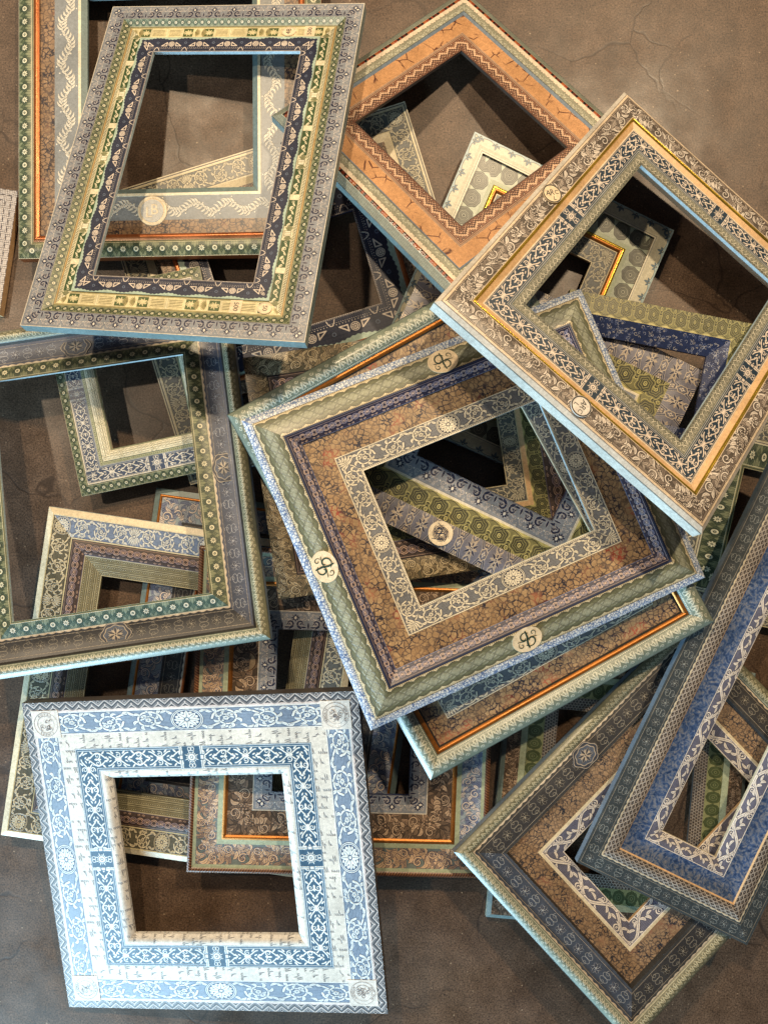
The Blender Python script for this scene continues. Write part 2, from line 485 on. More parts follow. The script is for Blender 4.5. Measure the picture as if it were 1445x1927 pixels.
def scale_lace():
    g = (120, 122, 104); dk = (40, 44, 42); lt = (206, 200, 176)
    c = Cv(1.6, g); A = c.asp
    for k in range(4):
        o = A * k / 4
        for j in range(5):
            c.leaf(o, .08 + .02 * j, math.pi / 2 - .8 + .4 * j, .6, .10, lt if j % 2 else (156, 154, 132), dk)
    for k in range(4):
        o = A * k / 4; t = np.linspace(0, 1, 8)
        c.stroke(np.stack([o + t * A / 4, .86 - .24 * np.sin(t * math.pi)], 1), .06, .06, lt)
        c.disc(o, .84, .09, dk); c.disc(o, .84, .03, lt)
    c.band(0, .07, (72, 92, 104)); c.band(.07, .10, lt)
    return c

def chevrons():
    g = (116, 116, 122); dk = (52, 54, 62); lt = (216, 208, 206)
    c = Cv(1.0, g); A = c.asp
    u = np.abs(((c.X * 1 / A) % 1) - .5) * 2
    w = c.Y * 1.0 + u * .55
    c.put((np.sin(w * 12) > .1) * .9, dk); c.put((np.sin(w * 12 + 1.4) > .7) * .9, lt)
    c.disc(A / 2, .14, .12, lt); c.disc(A / 2, .14, .09, dk); c.disc(0, .42, .06, lt)
    e = .9 - .1 * np.abs(((c.X * 1 / A) % 1) - .5) * 2
    c.sd(e - c.Y, (226, 212, 212))
    return c

def script_paper(seed, n=7, asp=3.2, x=.13, full=.7):
    c = Cv(asp, (226, 220, 210), 160); A = c.asp; rg = random.Random(seed)
    for k in range(n):
        cx = A * (k + .5 + rg.uniform(-.2, .2)) / n; y = rg.uniform(-.2, .35)
        while y < 1:                                     # joined letters, slanted, running across the rail
            m = rg.randint(2, 5); pts = []; q = y
            for j in range(m):
                up = x * rg.choice([.45, .5, .55, .6, 1.35, .55]); dn = -x * .8 if rg.random() < .15 else 0
                pts += [(cx, q), (cx - up * .6, q + .065), (cx - up, q + .105), (cx - up * .5, q + .10), (cx - dn, q + .085)]
                q += rg.uniform(.10, .15)
            if rg.random() < full: c.stroke(pts, .034, .026, (84, 80, 84))
            y = q + rg.uniform(.1, .25)
    c.noise(.05, seed)
    return c

def zigzag():
    lt = (222, 176, 138); br = (66, 38, 28); md = (150, 96, 66); md2 = (116, 70, 48)
    c = Cv(1.3, md2); A = c.asp
    c.band(0, .11, lt); c.band(.025, .045, br); c.band(.07, .085, br); c.band(.11, .14, br); c.band(.14, .20, (190, 138, 104)); c.band(.20, .23, br)
    u = np.abs(((c.X * 2 / A) % 1) - .5) * 2
    us = np.floor(u * 3 + .5) / 3
    z = .36 + .24 * us
    c.sd(np.maximum(.23 - c.Y, c.Y - z), md)
    for off, hw, col in ((0, .105, br), (0, .078, lt), (.165, .03, br), (.235, .03, (206, 152, 116)), (.30, .028, br), (.37, .03, md)):
        c.sd(np.abs(c.Y - z - off) - hw, col)
    for k in range(2):
        o = A * k / 2
        c.rect(o - .09, o + .09, .26, .36, br); c.rect(o - .04, o + .04, .25, .31, lt)
        c.rect(o + A / 4 - .07, o + A / 4 + .07, .78, .93, br); c.rect(o + A / 4 - .03, o + A / 4 + .03, .82, .89, lt)
    c.band(.965, 1, br)
    return c

def leaf_scallop():
    cr = (222, 204, 178); g = (146, 146, 122); dk = (70, 72, 58); lt = (196, 196, 170)
    c = Cv(2.0, cr); A = c.asp
    e = .3 + .07 * np.abs(np.sin(2 * math.pi * c.X / A * 2.0)) - .03 * np.cos(2 * math.pi * c.X / A * 8)
    c.sd(e - c.Y, dk); c.sd(e + .025 - c.Y, g)
    rg = random.Random(2)
    for k in range(34):
        c.leaf(A * k / 34, .62 + rg.uniform(-.15, .18), rg.uniform(-.9, .9) + (math.pi / 2 if k % 3 else 0), .26, .06, lt, dk if k % 2 else None, .1)
    c.band(.95, 1, dk)
    return c

def tortoise():
    c = Cv(6.0, (38, 20, 12), 64); A = c.asp; rg = random.Random(6); x = 0
    while x < A - .6:
        w = rg.uniform(.5, 1.3); c.rect(x, x + w, 0, 1, rg.choice([(176, 62, 18), (196, 92, 30), (122, 40, 14)])); x += w + rg.uniform(.5, 1.2)
    c.hatch(9, (20, 10, 8), .25); c.noise(.3)
    return c

def small_scales(g=(118, 128, 116), lt=(176, 182, 158), dk=(72, 84, 82)):
    c = Cv(1.0, g); A = c.asp
    for r in range(6):
        for k in range(4):
            c.ring(A * (k + .5 * (r % 2)) / 4, r * .2, .13, .02, lt if r % 2 else dk)
    c.band(0, .08, dk); c.band(.93, 1, lt)
    return c

def fluted():
    cr = (232, 218, 164); g = (74, 98, 46); md = (176, 164, 100); dk = (104, 96, 48)
    c = Cv(4.8, cr); A = c.asp
    c.band(0, .06, md); c.band(.06, .08, dk); c.band(.92, 1, md); c.band(.9, .92, dk)
    for s in (-1, 1):
        o = s * .62
        c.rect(o - .5, o + .5, .18, .82, md); c.rect(o - .48, o + .48, .2, .8, cr)
        for k in range(5): c.rect(o - .44, o + .44, .26 + k * .11, .30 + k * .11, dk)
        for e in (-.56, .56): c.rect(o + e - .05, o + e + .05, .1, .9, (240, 230, 184)); c.rect(o + e - .008, o + e + .008, .1, .9, dk)
        # carved panel
        o = s * 1.62
        c.rect(o - .36, o + .36, .14, .86, dk); c.rect(o - .34, o + .34, .16, .84, g)
        for j in range(7): c.leaf(o, .5, j * 6.283 / 7, .3, .1, cr, None, .1, md)
        c.spiral(o - .22, .5, .14, 0, 1.3, .05, cr); c.spiral(o + .22, .5, .14, 3.1, 1.3, .05, cr, None, -1)
        for k in range(9): c.leaf(s * 2.15 + .0, .5, -1.2 + k * .3, .42, .05, md, dk)
    return c

def tall_panel():
    cr = (230, 220, 184); g = (52, 84, 42); md = (150, 148, 100); dk = (70, 84, 46)
    c = Cv(5.2, cr); A = c.asp
    c.band(0, .12, (172, 134, 74)); c.band(.03, .055, (214, 182, 116)); c.band(.12, .14, dk)
    u = (c.X * 9 + c.Y * 5) % 1
    c.put((u < .5) * (np.abs(c.Y - .24) < .075), dk); c.band(.33, .36, md)
    for s in (-1, 1):
        o = s * 1.45
        c.rect(o - .95, o + .95, .40, .98, dk); c.rect(o - .92, o + .92, .43, .96, g)
        for k in range(6):
            x = o - .75 + k * .3
            c.leaf(x, .68, .6 if k % 2 else -.6, .3, .12, cr, None, .1, md)
        c.spiral(o - .35, .7, .18, 0, 1.4, .06, cr); c.spiral(o + .35, .7, .18, 3, 1.4, .06, cr, None, -1)
        for e in (-.8, .8): c.ring(o + e, .7, .07, .035, cr)
    # shield with leaves in the middle of the rail
    c.rect(-.45, .45, .36, 1, cr)
    for s in (-1, 1):
        for k in range(5): c.leaf(s * .2, .62, (0 if s > 0 else math.pi) + (k - 2) * .42, .36, .1, md, dk, 0, g)
    c.rect(-.2, .2, .44, .92, dk); c.rect(-.18, .18, .46, .9, (196, 190, 150))
    for k in range(3): c.rect(-.15 + k * .12, -.09 + k * .12, .5, .86, (240, 234, 212))
    return c

def ribbon():
    cr = (226, 222, 190); dk = (64, 84, 56); md = (170, 172, 132)
    c = Cv(2.4, cr); A = c.asp
    c.band(0, .2, md); c.dots(.1, .03, 16, dk); c.band(.2, .24, dk)
    for k in range(8):
        o = A * k / 8
        for y in (.42, .58, .74): c.leaf(o, y, 0, .3, .12, (244, 240, 216), dk, 0, md)
    t = np.linspace(-1, 1, 4)
    for s in (-1, 1): c.stroke(np.stack([.15 * t, .58 + s * .3 * t], 1), .1, .1, dk); c.stroke(np.stack([.15 * t, .58 + s * .3 * t], 1), .07, .07, cr)
    c.band(.9, 1, dk); c.band(.93, .97, md)
    return c

def weave():
    lt = (206, 196, 190); dk = (78, 70, 76)
    c = Cv(1.0, dk); A = c.asp; n = 8
    i = np.floor(c.X * n / A); j = np.floor(c.Y * n); fx = (c.X * n / A) % 1; fy = (c.Y * n) % 1
    over = ((i + j) % 4) < 2
    m = np.where(over, np.abs(fy - .5) < .36, np.abs(fx - .5) < .36)
    c.put(m * 1.0, lt); c.put(m * np.where(over, (fx * 3) % 1 < .2, (fy * 3) % 1 < .2) * .5, dk)
    return c

def ribbed():
    c = Cv(1.0, (214, 208, 196)); c.put((np.sin(c.X * 2 * math.pi * 10 / c.asp) > .2) * .35, (150, 146, 140)); c.band(.86, 1, (120, 106, 92)); return c

def rope():
    c = Cv(1.0, (112, 62, 34)); u = (c.X / c.asp * 2 + c.Y * 1.1) % 1
    c.put((u < .16) * 1.0, (38, 20, 12)); c.put(((u > .45) & (u < .62)) * .7, (196, 140, 92)); return c  # pale stripe paints the highlight on each strand

def dotted_line(g, lt, dk):
    c = Cv(1.0, g); c.band(.3, .7, dk); c.dots(.5, .16, 4, lt); return c

# ------------------------------------------------------------------ materials
MATS = {}
def new_mat(key):
    m = bpy.data.materials.new(key); m.use_nodes = True
    nt = m.node_tree; b = nt.nodes['Principled BSDF']
    MATS[key] = m
    return m, nt, b
def lin(c):
    return tuple(((v / 255) / 12.92 if v / 255 <= .04045 else (((v / 255) + .055) / 1.055) ** 2.4) for v in c) + (1,)
def nd(nt, t, **kw):
    n = nt.nodes.new(t)
    for k, v in kw.items():
        if k.startswith('i_'): n.inputs[int(k[2:]) if k[2:].isdigit() else k[2:].replace('_', ' ')].default_value = v
        else: setattr(n, k, v)
    return n
def wear(nt, b, colsock, bumpsock=None, bs=.45, lo=.80, hi=1.10, rough=.42):
    """Soft mottling, fine paper grain and slight emboss over a colour."""
    tc = nd(nt, 'ShaderNodeTexCoord')
    n1 = nd(nt, 'ShaderNodeTexNoise', i_Scale=14.0, i_Detail=4.0); nt.links.new(tc.outputs['Object'], n1.inputs['Vector'])
    n2 = nd(nt, 'ShaderNodeTexNoise', i_Scale=520.0, i_Detail=3.0); nt.links.new(tc.outputs['Object'], n2.inputs['Vector'])
    mr = nd(nt, 'ShaderNodeMapRange', i_1=.3, i_2=.7, i_3=lo, i_4=hi); nt.links.new(n1.outputs[0], mr.inputs[0])
    mr2 = nd(nt, 'ShaderNodeMapRange', i_1=.3, i_2=.7, i_3=.82, i_4=1.12); nt.links.new(n2.outputs[0], mr2.inputs[0])
    n3 = nd(nt, 'ShaderNodeTexNoise', i_Scale=170.0, i_Detail=2.0); nt.links.new(tc.outputs['Object'], n3.inputs['Vector'])
    mr4 = nd(nt, 'ShaderNodeMapRange', i_1=.3, i_2=.7, i_3=.84, i_4=1.08); nt.links.new(n3.outputs[0], mr4.inputs[0])
    m4 = nd(nt, 'ShaderNodeMath', operation='MULTIPLY'); nt.links.new(mr.outputs[0], m4.inputs[0]); nt.links.new(mr4.outputs[0], m4.inputs[1])
    mu = nd(nt, 'ShaderNodeMath', operation='MULTIPLY'); nt.links.new(m4.outputs[0], mu.inputs[0]); nt.links.new(mr2.outputs[0], mu.inputs[1])
    mx = nd(nt, 'ShaderNodeMix', data_type='RGBA', blend_type='MULTIPLY'); mx.inputs[0].default_value = 1
    nt.links.new(colsock, mx.inputs[6]); nt.links.new(mu.outputs[0], mx.inputs[7])
    nt.links.new(mx.outputs[2], b.inputs['Base Color'])
    bp = nd(nt, 'ShaderNodeBump', i_Strength=bs, i_Distance=.0012)
    if bumpsock is not None:
        rgb = nd(nt, 'ShaderNodeRGBToBW'); nt.links.new(bumpsock, rgb.inputs[0])
        ad = nd(nt, 'ShaderNodeMath', operation='MULTIPLY_ADD'); nt.links.new(n2.outputs[0], ad.inputs[0]); ad.inputs[1].default_value = .35; nt.links.new(rgb.outputs[0], ad.inputs[2])
        nt.links.new(ad.outputs[0], bp.inputs['Height'])
    else:
        nt.links.new(n2.outputs[0], bp.inputs['Height'])
    nt.links.new(bp.outputs[0], b.inputs['Normal'])
    b.inputs['Coat Weight'].default_value = .2; b.inputs['Coat Roughness'].default_value = .3
    mr3 = nd(nt, 'ShaderNodeMapRange', i_1=.3, i_2=.7, i_3=rough - .08, i_4=rough + .12); nt.links.new(n1.outputs[0], mr3.inputs[0])
    nt.links.new(mr3.outputs[0], b.inputs['Roughness'])
ASP = {}
def printed(key, maker, rough=.42, age=.22, coat=.2, **kw):
    """Paper printed with an ornament tile drawn by `maker`."""
    if key in MATS: return MATS[key]
    cv = maker(); ASP[key] = cv.asp
    im = bpy.data.images.new(key, cv.w, cv.h)
    px = np.ones((cv.h, cv.w, 4), np.float32); a = np.clip(cv.a, 0, 1); lum = (a @ np.array([.3, .59, .11]))[..., None]
    a = a + (lum * np.array([1.03, 1.0, .95]) - a) * age                # aged, slightly faded inks
    px[..., :3] = np.clip(a, 0, 1)
    im.pixels.foreach_set(px.ravel()); im.update(); im.pack()
    m, nt, b = new_mat(key)
    uv = nd(nt, 'ShaderNodeUVMap'); uv.uv_map = 'UVMap'
    tx = nd(nt, 'ShaderNodeTexImage', interpolation='Linear', extension='REPEAT'); tx.image = im
    nt.links.new(uv.outputs[0], tx.inputs[0])
    wear(nt, b, tx.outputs[0], tx.outputs[0], rough=rough, **kw)
    b.inputs['Coat Weight'].default_value = coat
    return m
def plain(key, col, rough=.45, metal=0.0, lo=.82, hi=1.1, bs=.2):
    if key in MATS: return MATS[key]
    m, nt, b = new_mat(key); b.inputs['Metallic'].default_value = metal
    r = nd(nt, 'ShaderNodeRGB'); r.outputs[0].default_value = lin(col)
    wear(nt, b, r.outputs[0], None, bs, lo, hi, rough)
    return m
def ramp(nt, sock, stops):
    r = nd(nt, 'ShaderNodeValToRGB'); e = r.color_ramp.elements
    while len(e) < len(stops): e.new(.5)
    for el, (p, c) in zip(e, stops): el.position = p; el.color = lin(c)
    nt.links.new(sock, r.inputs[0]); return r
def mixc(nt, fac, a, b, bt='MIX'):
    m = nd(nt, 'ShaderNodeMix', data_type='RGBA', blend_type=bt)
    for s, i in ((fac, 0), (a, 6), (b, 7)):
        if isinstance(s, (int, float)): m.inputs[i].default_value = s
        elif isinstance(s, tuple): m.inputs[i].default_value = lin(s)
        else: nt.links.new(s, m.inputs[i])
    return m.outputs[2]
def warp(nt, scale, amt):
    tc = nd(nt, 'ShaderNodeTexCoord')
    n = nd(nt, 'ShaderNodeTexNoise', i_Scale=scale, i_Detail=3.0); nt.links.new(tc.outputs['Object'], n.inputs['Vector'])
    s = nd(nt, 'ShaderNodeVectorMath', operation='SUBTRACT'); nt.links.new(n.outputs['Color'], s.inputs[0]); s.inputs[1].default_value = (.5, .5, .5)
    k = nd(nt, 'ShaderNodeVectorMath', operation='SCALE'); nt.links.new(s.outputs[0], k.inputs[0]); k.inputs['Scale'].default_value = amt
    a = nd(nt, 'ShaderNodeVectorMath', operation='ADD'); nt.links.new(tc.outputs['Object'], a.inputs[0]); nt.links.new(k.outputs[0], a.inputs[1])
    return a.outputs[0], tc.outputs['Object']
def marbled(key, base=((160, 130, 98), (206, 178, 138)), vein=(40, 40, 58), red=(168, 74, 58), scale=125.0, redamt=.57):
    if key in MATS: return MATS[key]
    m, nt, b = new_mat(key)
    v, raw = warp(nt, 90.0, .012)
    vo = nd(nt, 'ShaderNodeTexVoronoi', feature='DISTANCE_TO_EDGE', i_Scale=scale); nt.links.new(v, vo.inputs['Vector'])
    vf = nd(nt, 'ShaderNodeTexVoronoi', feature='F1', i_Scale=scale); nt.links.new(v, vf.inputs['Vector'])
    vs = nd(nt, 'ShaderNodeTexVoronoi', feature='F1', i_Scale=scale * 2.1); nt.links.new(v, vs.inputs['Vector'])
    cell = ramp(nt, vf.outputs['Color'], [(.1, base[0]), (.9, base[1])])
    ringr = ramp(nt, vs.outputs['Distance'], [(.0, (220, 190, 150)), (.10, (70, 54, 50)), (.2, (206, 176, 136)), (.32, (150, 122, 92))])
    c = mixc(nt, .5, cell.outputs[0], ringr.outputs[0])
    n = nd(nt, 'ShaderNodeTexNoise', i_Scale=22.0, i_Detail=3.0); nt.links.new(raw, n.inputs['Vector'])
    rm = ramp(nt, n.outputs[0], [(redamt, (0, 0, 0)), (redamt + .10, (255, 255, 255))])
    ed0 = ramp(nt, vo.outputs[0], [(.04, (255, 255, 255)), (.13, (0, 0, 0))])
    n5 = nd(nt, 'ShaderNodeTexNoise', i_Scale=48.0, i_Detail=2.0); nt.links.new(raw, n5.inputs['Vector'])
    g5 = nd(nt, 'ShaderNodeMapRange', i_1=.36, i_2=.58, i_3=.45, i_4=1.0); nt.links.new(n5.outputs[0], g5.inputs[0])
    ed = nd(nt, 'ShaderNodeMath', operation='MULTIPLY'); nt.links.new(ed0.outputs[0], ed.inputs[0]); nt.links.new(g5.outputs[0], ed.inputs[1])
    vc = mixc(nt, rm.outputs[0], vein, red)
    c = mixc(nt, ed.outputs[0], c, vc)
    wear(nt, b, c, c, .2)
    return m
def veined(key, base, line, scale, thick=.10):
    if key in MATS: return MATS[key]
    m, nt, b = new_mat(key)
    v, raw = warp(nt, 120.0, .006)
    vo = nd(nt, 'ShaderNodeTexVoronoi', feature='DISTANCE_TO_EDGE', i_Scale=scale); nt.links.new(v, vo.inputs['Vector'])
    ed = ramp(nt, vo.outputs[0], [(thick * .5, (255, 255, 255)), (thick, (0, 0, 0))])
    n = nd(nt, 'ShaderNodeTexNoise', i_Scale=260.0, i_Detail=1.0); nt.links.new(raw, n.inputs['Vector'])
    nr = ramp(nt, n.outputs[0], [(.55, base), (.62, tuple(int((p + q * 1.2) / 2.2) for p, q in zip(base, line)))])
    wear(nt, b, mixc(nt, ed.outputs[0], nr.outputs[0], line), None, .2, rough=.36)
    return m
def veneer(key):
    m, nt, b = new_mat(key)
    v, raw = warp(nt, 30.0, .006)
    uv = nd(nt, 'ShaderNodeUVMap'); uv.uv_map = 'UVMap'
    w = nd(nt, 'ShaderNodeTexWave', wave_type='BANDS', bands_direction='X', i_Scale=16.0, i_Distortion=3.0, i_Detail=2.0); w.inputs['Detail Scale'].default_value = 1.4
    nt.links.new(uv.outputs[0], w.inputs['Vector'])
    c = ramp(nt, w.outputs[0], [(.15, (166, 116, 76)), (.75, (218, 168, 118))]).outputs[0]
    vo = nd(nt, 'ShaderNodeTexVoronoi', feature='DISTANCE_TO_EDGE', i_Scale=44.0); nt.links.new(v, vo.inputs['Vector'])
    ed = ramp(nt, vo.outputs[0], [(.02, (255, 255, 255)), (.05, (0, 0, 0))])
    n = nd(nt, 'ShaderNodeTexNoise', i_Scale=30.0, i_Detail=2.0); nt.links.new(raw, n.inputs['Vector'])
    nm = ramp(nt, n.outputs[0], [(.50, (0, 0, 0)), (.58, (255, 255, 255))])
    f = nd(nt, 'ShaderNodeMath', operation='MULTIPLY'); nt.links.new(ed.outputs[0], f.inputs[0]); nt.links.new(nm.outputs[0], f.inputs[1])
    wear(nt, b, mixc(nt, f.outputs[0], c, (84, 42, 30)), None, .2, rough=.40)
    return m
def blue_wash(key):
    m, nt, b = new_mat(key)
    v, raw = warp(nt, 40.0, .03)
    n = nd(nt, 'ShaderNodeTexNoise', i_Scale=190.0, i_Detail=6.0); nt.links.new(v, n.inputs['Vector'])
    c = ramp(nt, n.outputs[0], [(.30, (34, 54, 92)), (.46, (62, 86, 128)), (.56, (104, 116, 140)), (.75, (140, 138, 144))])
    wear(nt, b, c.outputs[0], None, .2, rough=.34)
    return m

# ------------------------------------------------------------------ floor
def concrete():
    m, nt, b = new_mat('polished_concrete')
    tc = nd(nt, 'ShaderNodeTexCoord'); O = tc.outputs['Object']
    def noi(s, d, r=.6):
        n = nd(nt, 'ShaderNodeTexNoise', i_Scale=s, i_Detail=d); n.inputs['Roughness'].default_value = r
        nt.links.new(O, n.inputs['Vector']); return n.outputs[0]
    big = ramp(nt, noi(2.2, 6), [(.30, (112, 90, 74)), (.5, (134, 109, 90)), (.72, (152, 125, 102))])
    mid = ramp(nt, noi(20, 6, .7), [(.3, (182, 178, 172)), (.7, (255, 255, 255))])
    fine = ramp(nt, noi(330, 4, .8), [(.34, (92, 92, 92)), (.5, (200, 200, 200)), (.66, (255, 255, 255))])
    c = mixc(nt, 1.0, big.outputs[0], mid.outputs[0], 'MULTIPLY'); c = mixc(nt, 1.0, c, fine.outputs[0], 'MULTIPLY')
    sp = ramp(nt, noi(150, 1), [(.70, (0, 0, 0)), (.76, (255, 255, 255))]); c = mixc(nt, sp.outputs[0], c, (58, 44, 36))
    sl = ramp(nt, noi(200, 0), [(.80, (0, 0, 0)), (.86, (255, 255, 255))]); c = mixc(nt, sl.outputs[0], c, (150, 130, 108))
    # hairline cracks
    v, raw = warp(nt, 7.0, .13)
    vo = nd(nt, 'ShaderNodeTexVoronoi', feature='DISTANCE_TO_EDGE', i_Scale=4.2); nt.links.new(v, vo.inputs['Vector'])
    ed = ramp(nt, vo.outputs[0], [(.003, (255, 255, 255)), (.009, (0, 0, 0))])
    gate = ramp(nt, noi(3.5, 3), [(.44, (0, 0, 0)), (.56, (255, 255, 255))])
    f = nd(nt, 'ShaderNodeMath', operation='MULTIPLY'); nt.links.new(ed.outputs[0], f.inputs[0]); nt.links.new(gate.outputs[0], f.inputs[1])
    f2 = nd(nt, 'ShaderNodeMath', operation='MULTIPLY'); nt.links.new(f.outputs[0], f2.inputs[0]); f2.inputs[1].default_value = .75
    c = mixc(nt, f2.outputs[0], c, (50, 38, 30))
    nt.links.new(c, b.inputs['Base Color'])
    rr = nd(nt, 'ShaderNodeMapRange', i_1=.3, i_2=.7, i_3=.34, i_4=.55); nt.links.new(noi(9, 4), rr.inputs[0]); nt.links.new(rr.outputs[0], b.inputs['Roughness'])
    bp = nd(nt, 'ShaderNodeBump', i_Strength=.15, i_Distance=.0008)
    h = nd(nt, 'ShaderNodeMath', operation='SUBTRACT'); nt.links.new(noi(300, 3), h.inputs[0]); nt.links.new(f.outputs[0], h.inputs[1]); nt.links.new(h.outputs[0], bp.inputs['Height'])
    nt.links.new(bp.outputs[0], b.inputs['Normal'])
    return m
def mesh_obj(name, verts, faces, mats, parent=None, uvs=None, smooth=False, midx=None):
    me = bpy.data.meshes.new(name); me.from_pydata([tuple(v) for v in verts], [], faces)
    for mt in (mats if isinstance(mats, (list, tuple)) else [mats]): me.materials.append(mt)
    if uvs is not None:
        l = me.uv_layers.new(name='UVMap')
        for p in me.polygons:
            for li in p.loop_indices: l.data[li].uv = uvs[me.loops[li].vertex_index]
    if smooth: me.polygons.foreach_set('use_smooth', [True] * len(me.polygons))
    if midx: me.polygons.foreach_set('material_index', midx)
    me.update()
    o = bpy.data.objects.new(name, me); COL.objects.link(o)
    if parent: o.parent = parent
    return o
fl = mesh_obj('floor', [(-4, -4, 0), (4, -4, 0), (4, 4, 0), (-4, 4, 0)], [(0, 1, 2, 3)], concrete())
fl['kind'] = 'structure'

# ------------------------------------------------------------------ frames
# location, tilt and turn, outer width, outer height, width of the rails, thickness at the back
POSE = {
    'T': ((-0.1562, 0.3958, 0.0163), (-0.0001, -0.0011, 0.3008), 0.5759, 0.5489, 0.0749, 0.015),
    'N': ((-0.1618, 0.4173, 0.0328), (-0.0002, -0.0030, 0.2955), 0.4410, 0.3413, 0.0835, 0.015),
    'A0': ((-0.3789, 0.7434, 0.0479), (-0.0139, -0.0296, 0.0075), 0.5384, 0.5864, 0.1218, 0.017),
    'W': ((-0.7813, 0.4846, 0.0161), (0.0007, 0.0005, -0.1497), 0.2081, 0.2267, 0.0817, 0.015),
    'R': ((0.4289, -0.5132, 0.0182), (0.0033, 0.0064, -0.0917), 0.4464, 0.4840, 0.0959, 0.015),
    'S': ((0.6926, -0.0226, 0.0172), (-0.0064, 0.0004, -0.2315), 0.3092, 0.3638, 0.0912, 0.015),
    'L': ((-0.2030, -0.2811, 0.0162), (-0.0002, -0.0004, -0.1415), 0.5073, 0.5852, 0.1009, 0.015),
    'I': ((-0.4304, 0.2313, 0.0495), (0.0057, 0.0062, 0.2082), 0.2881, 0.3561, 0.0711, 0.015),
    'E': ((0.2395, 0.3520, 0.0400), (0.0028, 0.1002, -0.4067), 0.3984, 0.5108, 0.1151, 0.017),
    'J': ((-0.3558, -0.3254, 0.0382), (0.0068, 0.0088, -0.1491), 0.5713, 0.5920, 0.1086, 0.017),
    'K': ((-0.0703, -0.3532, 0.0566), (0.0009, 0.0378, -0.0405), 0.5235, 0.5684, 0.1415, 0.017),
    'M': ((0.0623, 0.0986, 0.0784), (-0.0058, 0.0060, 0.1498), 0.5548, 0.4206, 0.1372, 0.017),
    'H': ((-0.4782, 0.0449, 0.1050), (-0.1220, 0.0025, 0.1463), 0.5078, 0.5906, 0.0894, 0.017),
    'O': ((0.4840, -0.5377, 0.0666), (-0.0400, 0.1027, 0.7490), 0.5948, 0.4342, 0.1366, 0.015),
    'P': ((0.6397, -0.3225, 0.0959), (0.0041, 0.0082, 1.1144), 0.7636, 0.3218, 0.1100, 0.017),
    'G': ((0.2180, 0.1388, 0.0971), (0.0233, 0.0159, 1.1225), 0.4695, 0.5079, 0.1261, 0.015),
    'Y': ((0.4426, 0.2179, 0.1096), (-0.0003, 0.0005, -0.1888), 0.3145, 0.2584, 0.0659, 0.014),
    'F': ((-0.3056, -0.5911, 0.0906), (0.1275, -0.1274, 0.0693), 0.5808, 0.5753, 0.1412, 0.017),
    'B2': ((0.1453, -0.0115, 0.1308), (0.0146, 0.0105, 0.5063), 0.5386, 0.6886, 0.1068, 0.017),
    'D': ((0.1307, 0.6382, 0.1035), (-0.1835, 0.2017, 0.6924), 0.4446, 0.4649, 0.1003, 0.017),
    'B': ((0.1529, 0.0178, 0.1824), (-0.0213, 0.1259, 0.3954), 0.5940, 0.5158, 0.1439, 0.017),
    'A': ((-0.3006, 0.5772, 0.1445), (-0.2585, -0.1515, -0.0956), 0.4603, 0.6404, 0.0977, 0.017),
    'C': ((0.4352, 0.3420, 0.1866), (0.0587, 0.3636, 0.8919), 0.5739, 0.5101, 0.1017, 0.017),
}
LIP = .0055      # the sight edge is a thin lip over the rebate
def side_map(k, W, H):
    """Rail k (0 top, 1 right, 2 bottom, 3 left): (along, inward, up) -> frame coordinates, plus the outer length."""
    if k == 0: return (lambda t, d, z: (t, H / 2 - d, z)), W
    if k == 1: return (lambda t, d, z: (W / 2 - d, -t, z)), H
    if k == 2: return (lambda t, d, z: (-t, -H / 2 + d, z)), W
    return (lambda t, d, z: (-W / 2 + d, t, z)), H
def sweep(name, pts, mp, L, mat, key, parent, tile=1.0, smooth=False, phase=0.0, flip=False):
    """A strip with mitred ends swept along one rail; pts = [(inward, up), ...]."""
    n = len(pts); seg = [0.0]
    for a, b in zip(pts[:-1], pts[1:]): seg.append(seg[-1] + math.hypot(b[0] - a[0], b[1] - a[1]))
    tot = seg[-1] or 1.0
    dm = sum(p[0] for p in pts) / n
    asp = ASP.get(key, 1.0)
    ln = tot * asp * tile; cnt = max(1, round((L - 2 * dm) / ln)); ln = (L - 2 * dm) / cnt
    V = []; UV = []; Fc = []
    for (d, z), s in zip(pts, seg):
        h = L / 2 - d
        for e in (-h, h):
            V.append(mp(e, d, z)); UV.append((e / ln + phase, (1 - s / tot) if flip else s / tot))
    for i in range(n - 1): Fc.append((2 * i, 2 * i + 1, 2 * i + 3, 2 * i + 2))
    Fc = [f[::-1] for f in Fc]
    return mesh_obj(name, V, Fc, mat, parent, UV, smooth)
def shape_pts(d0, d1, z0, z1, kind, amp):
    if kind == 'flat': return [(d0, z0), (d1, z1)]
    n = 9; o = []
    for i in range(n):
        t = i / (n - 1); o.append((d0 + (d1 - d0) * t, z0 + (z1 - z0) * t + amp * math.sin(math.pi * t) * (1 if kind == 'up' else -1)))
    return o
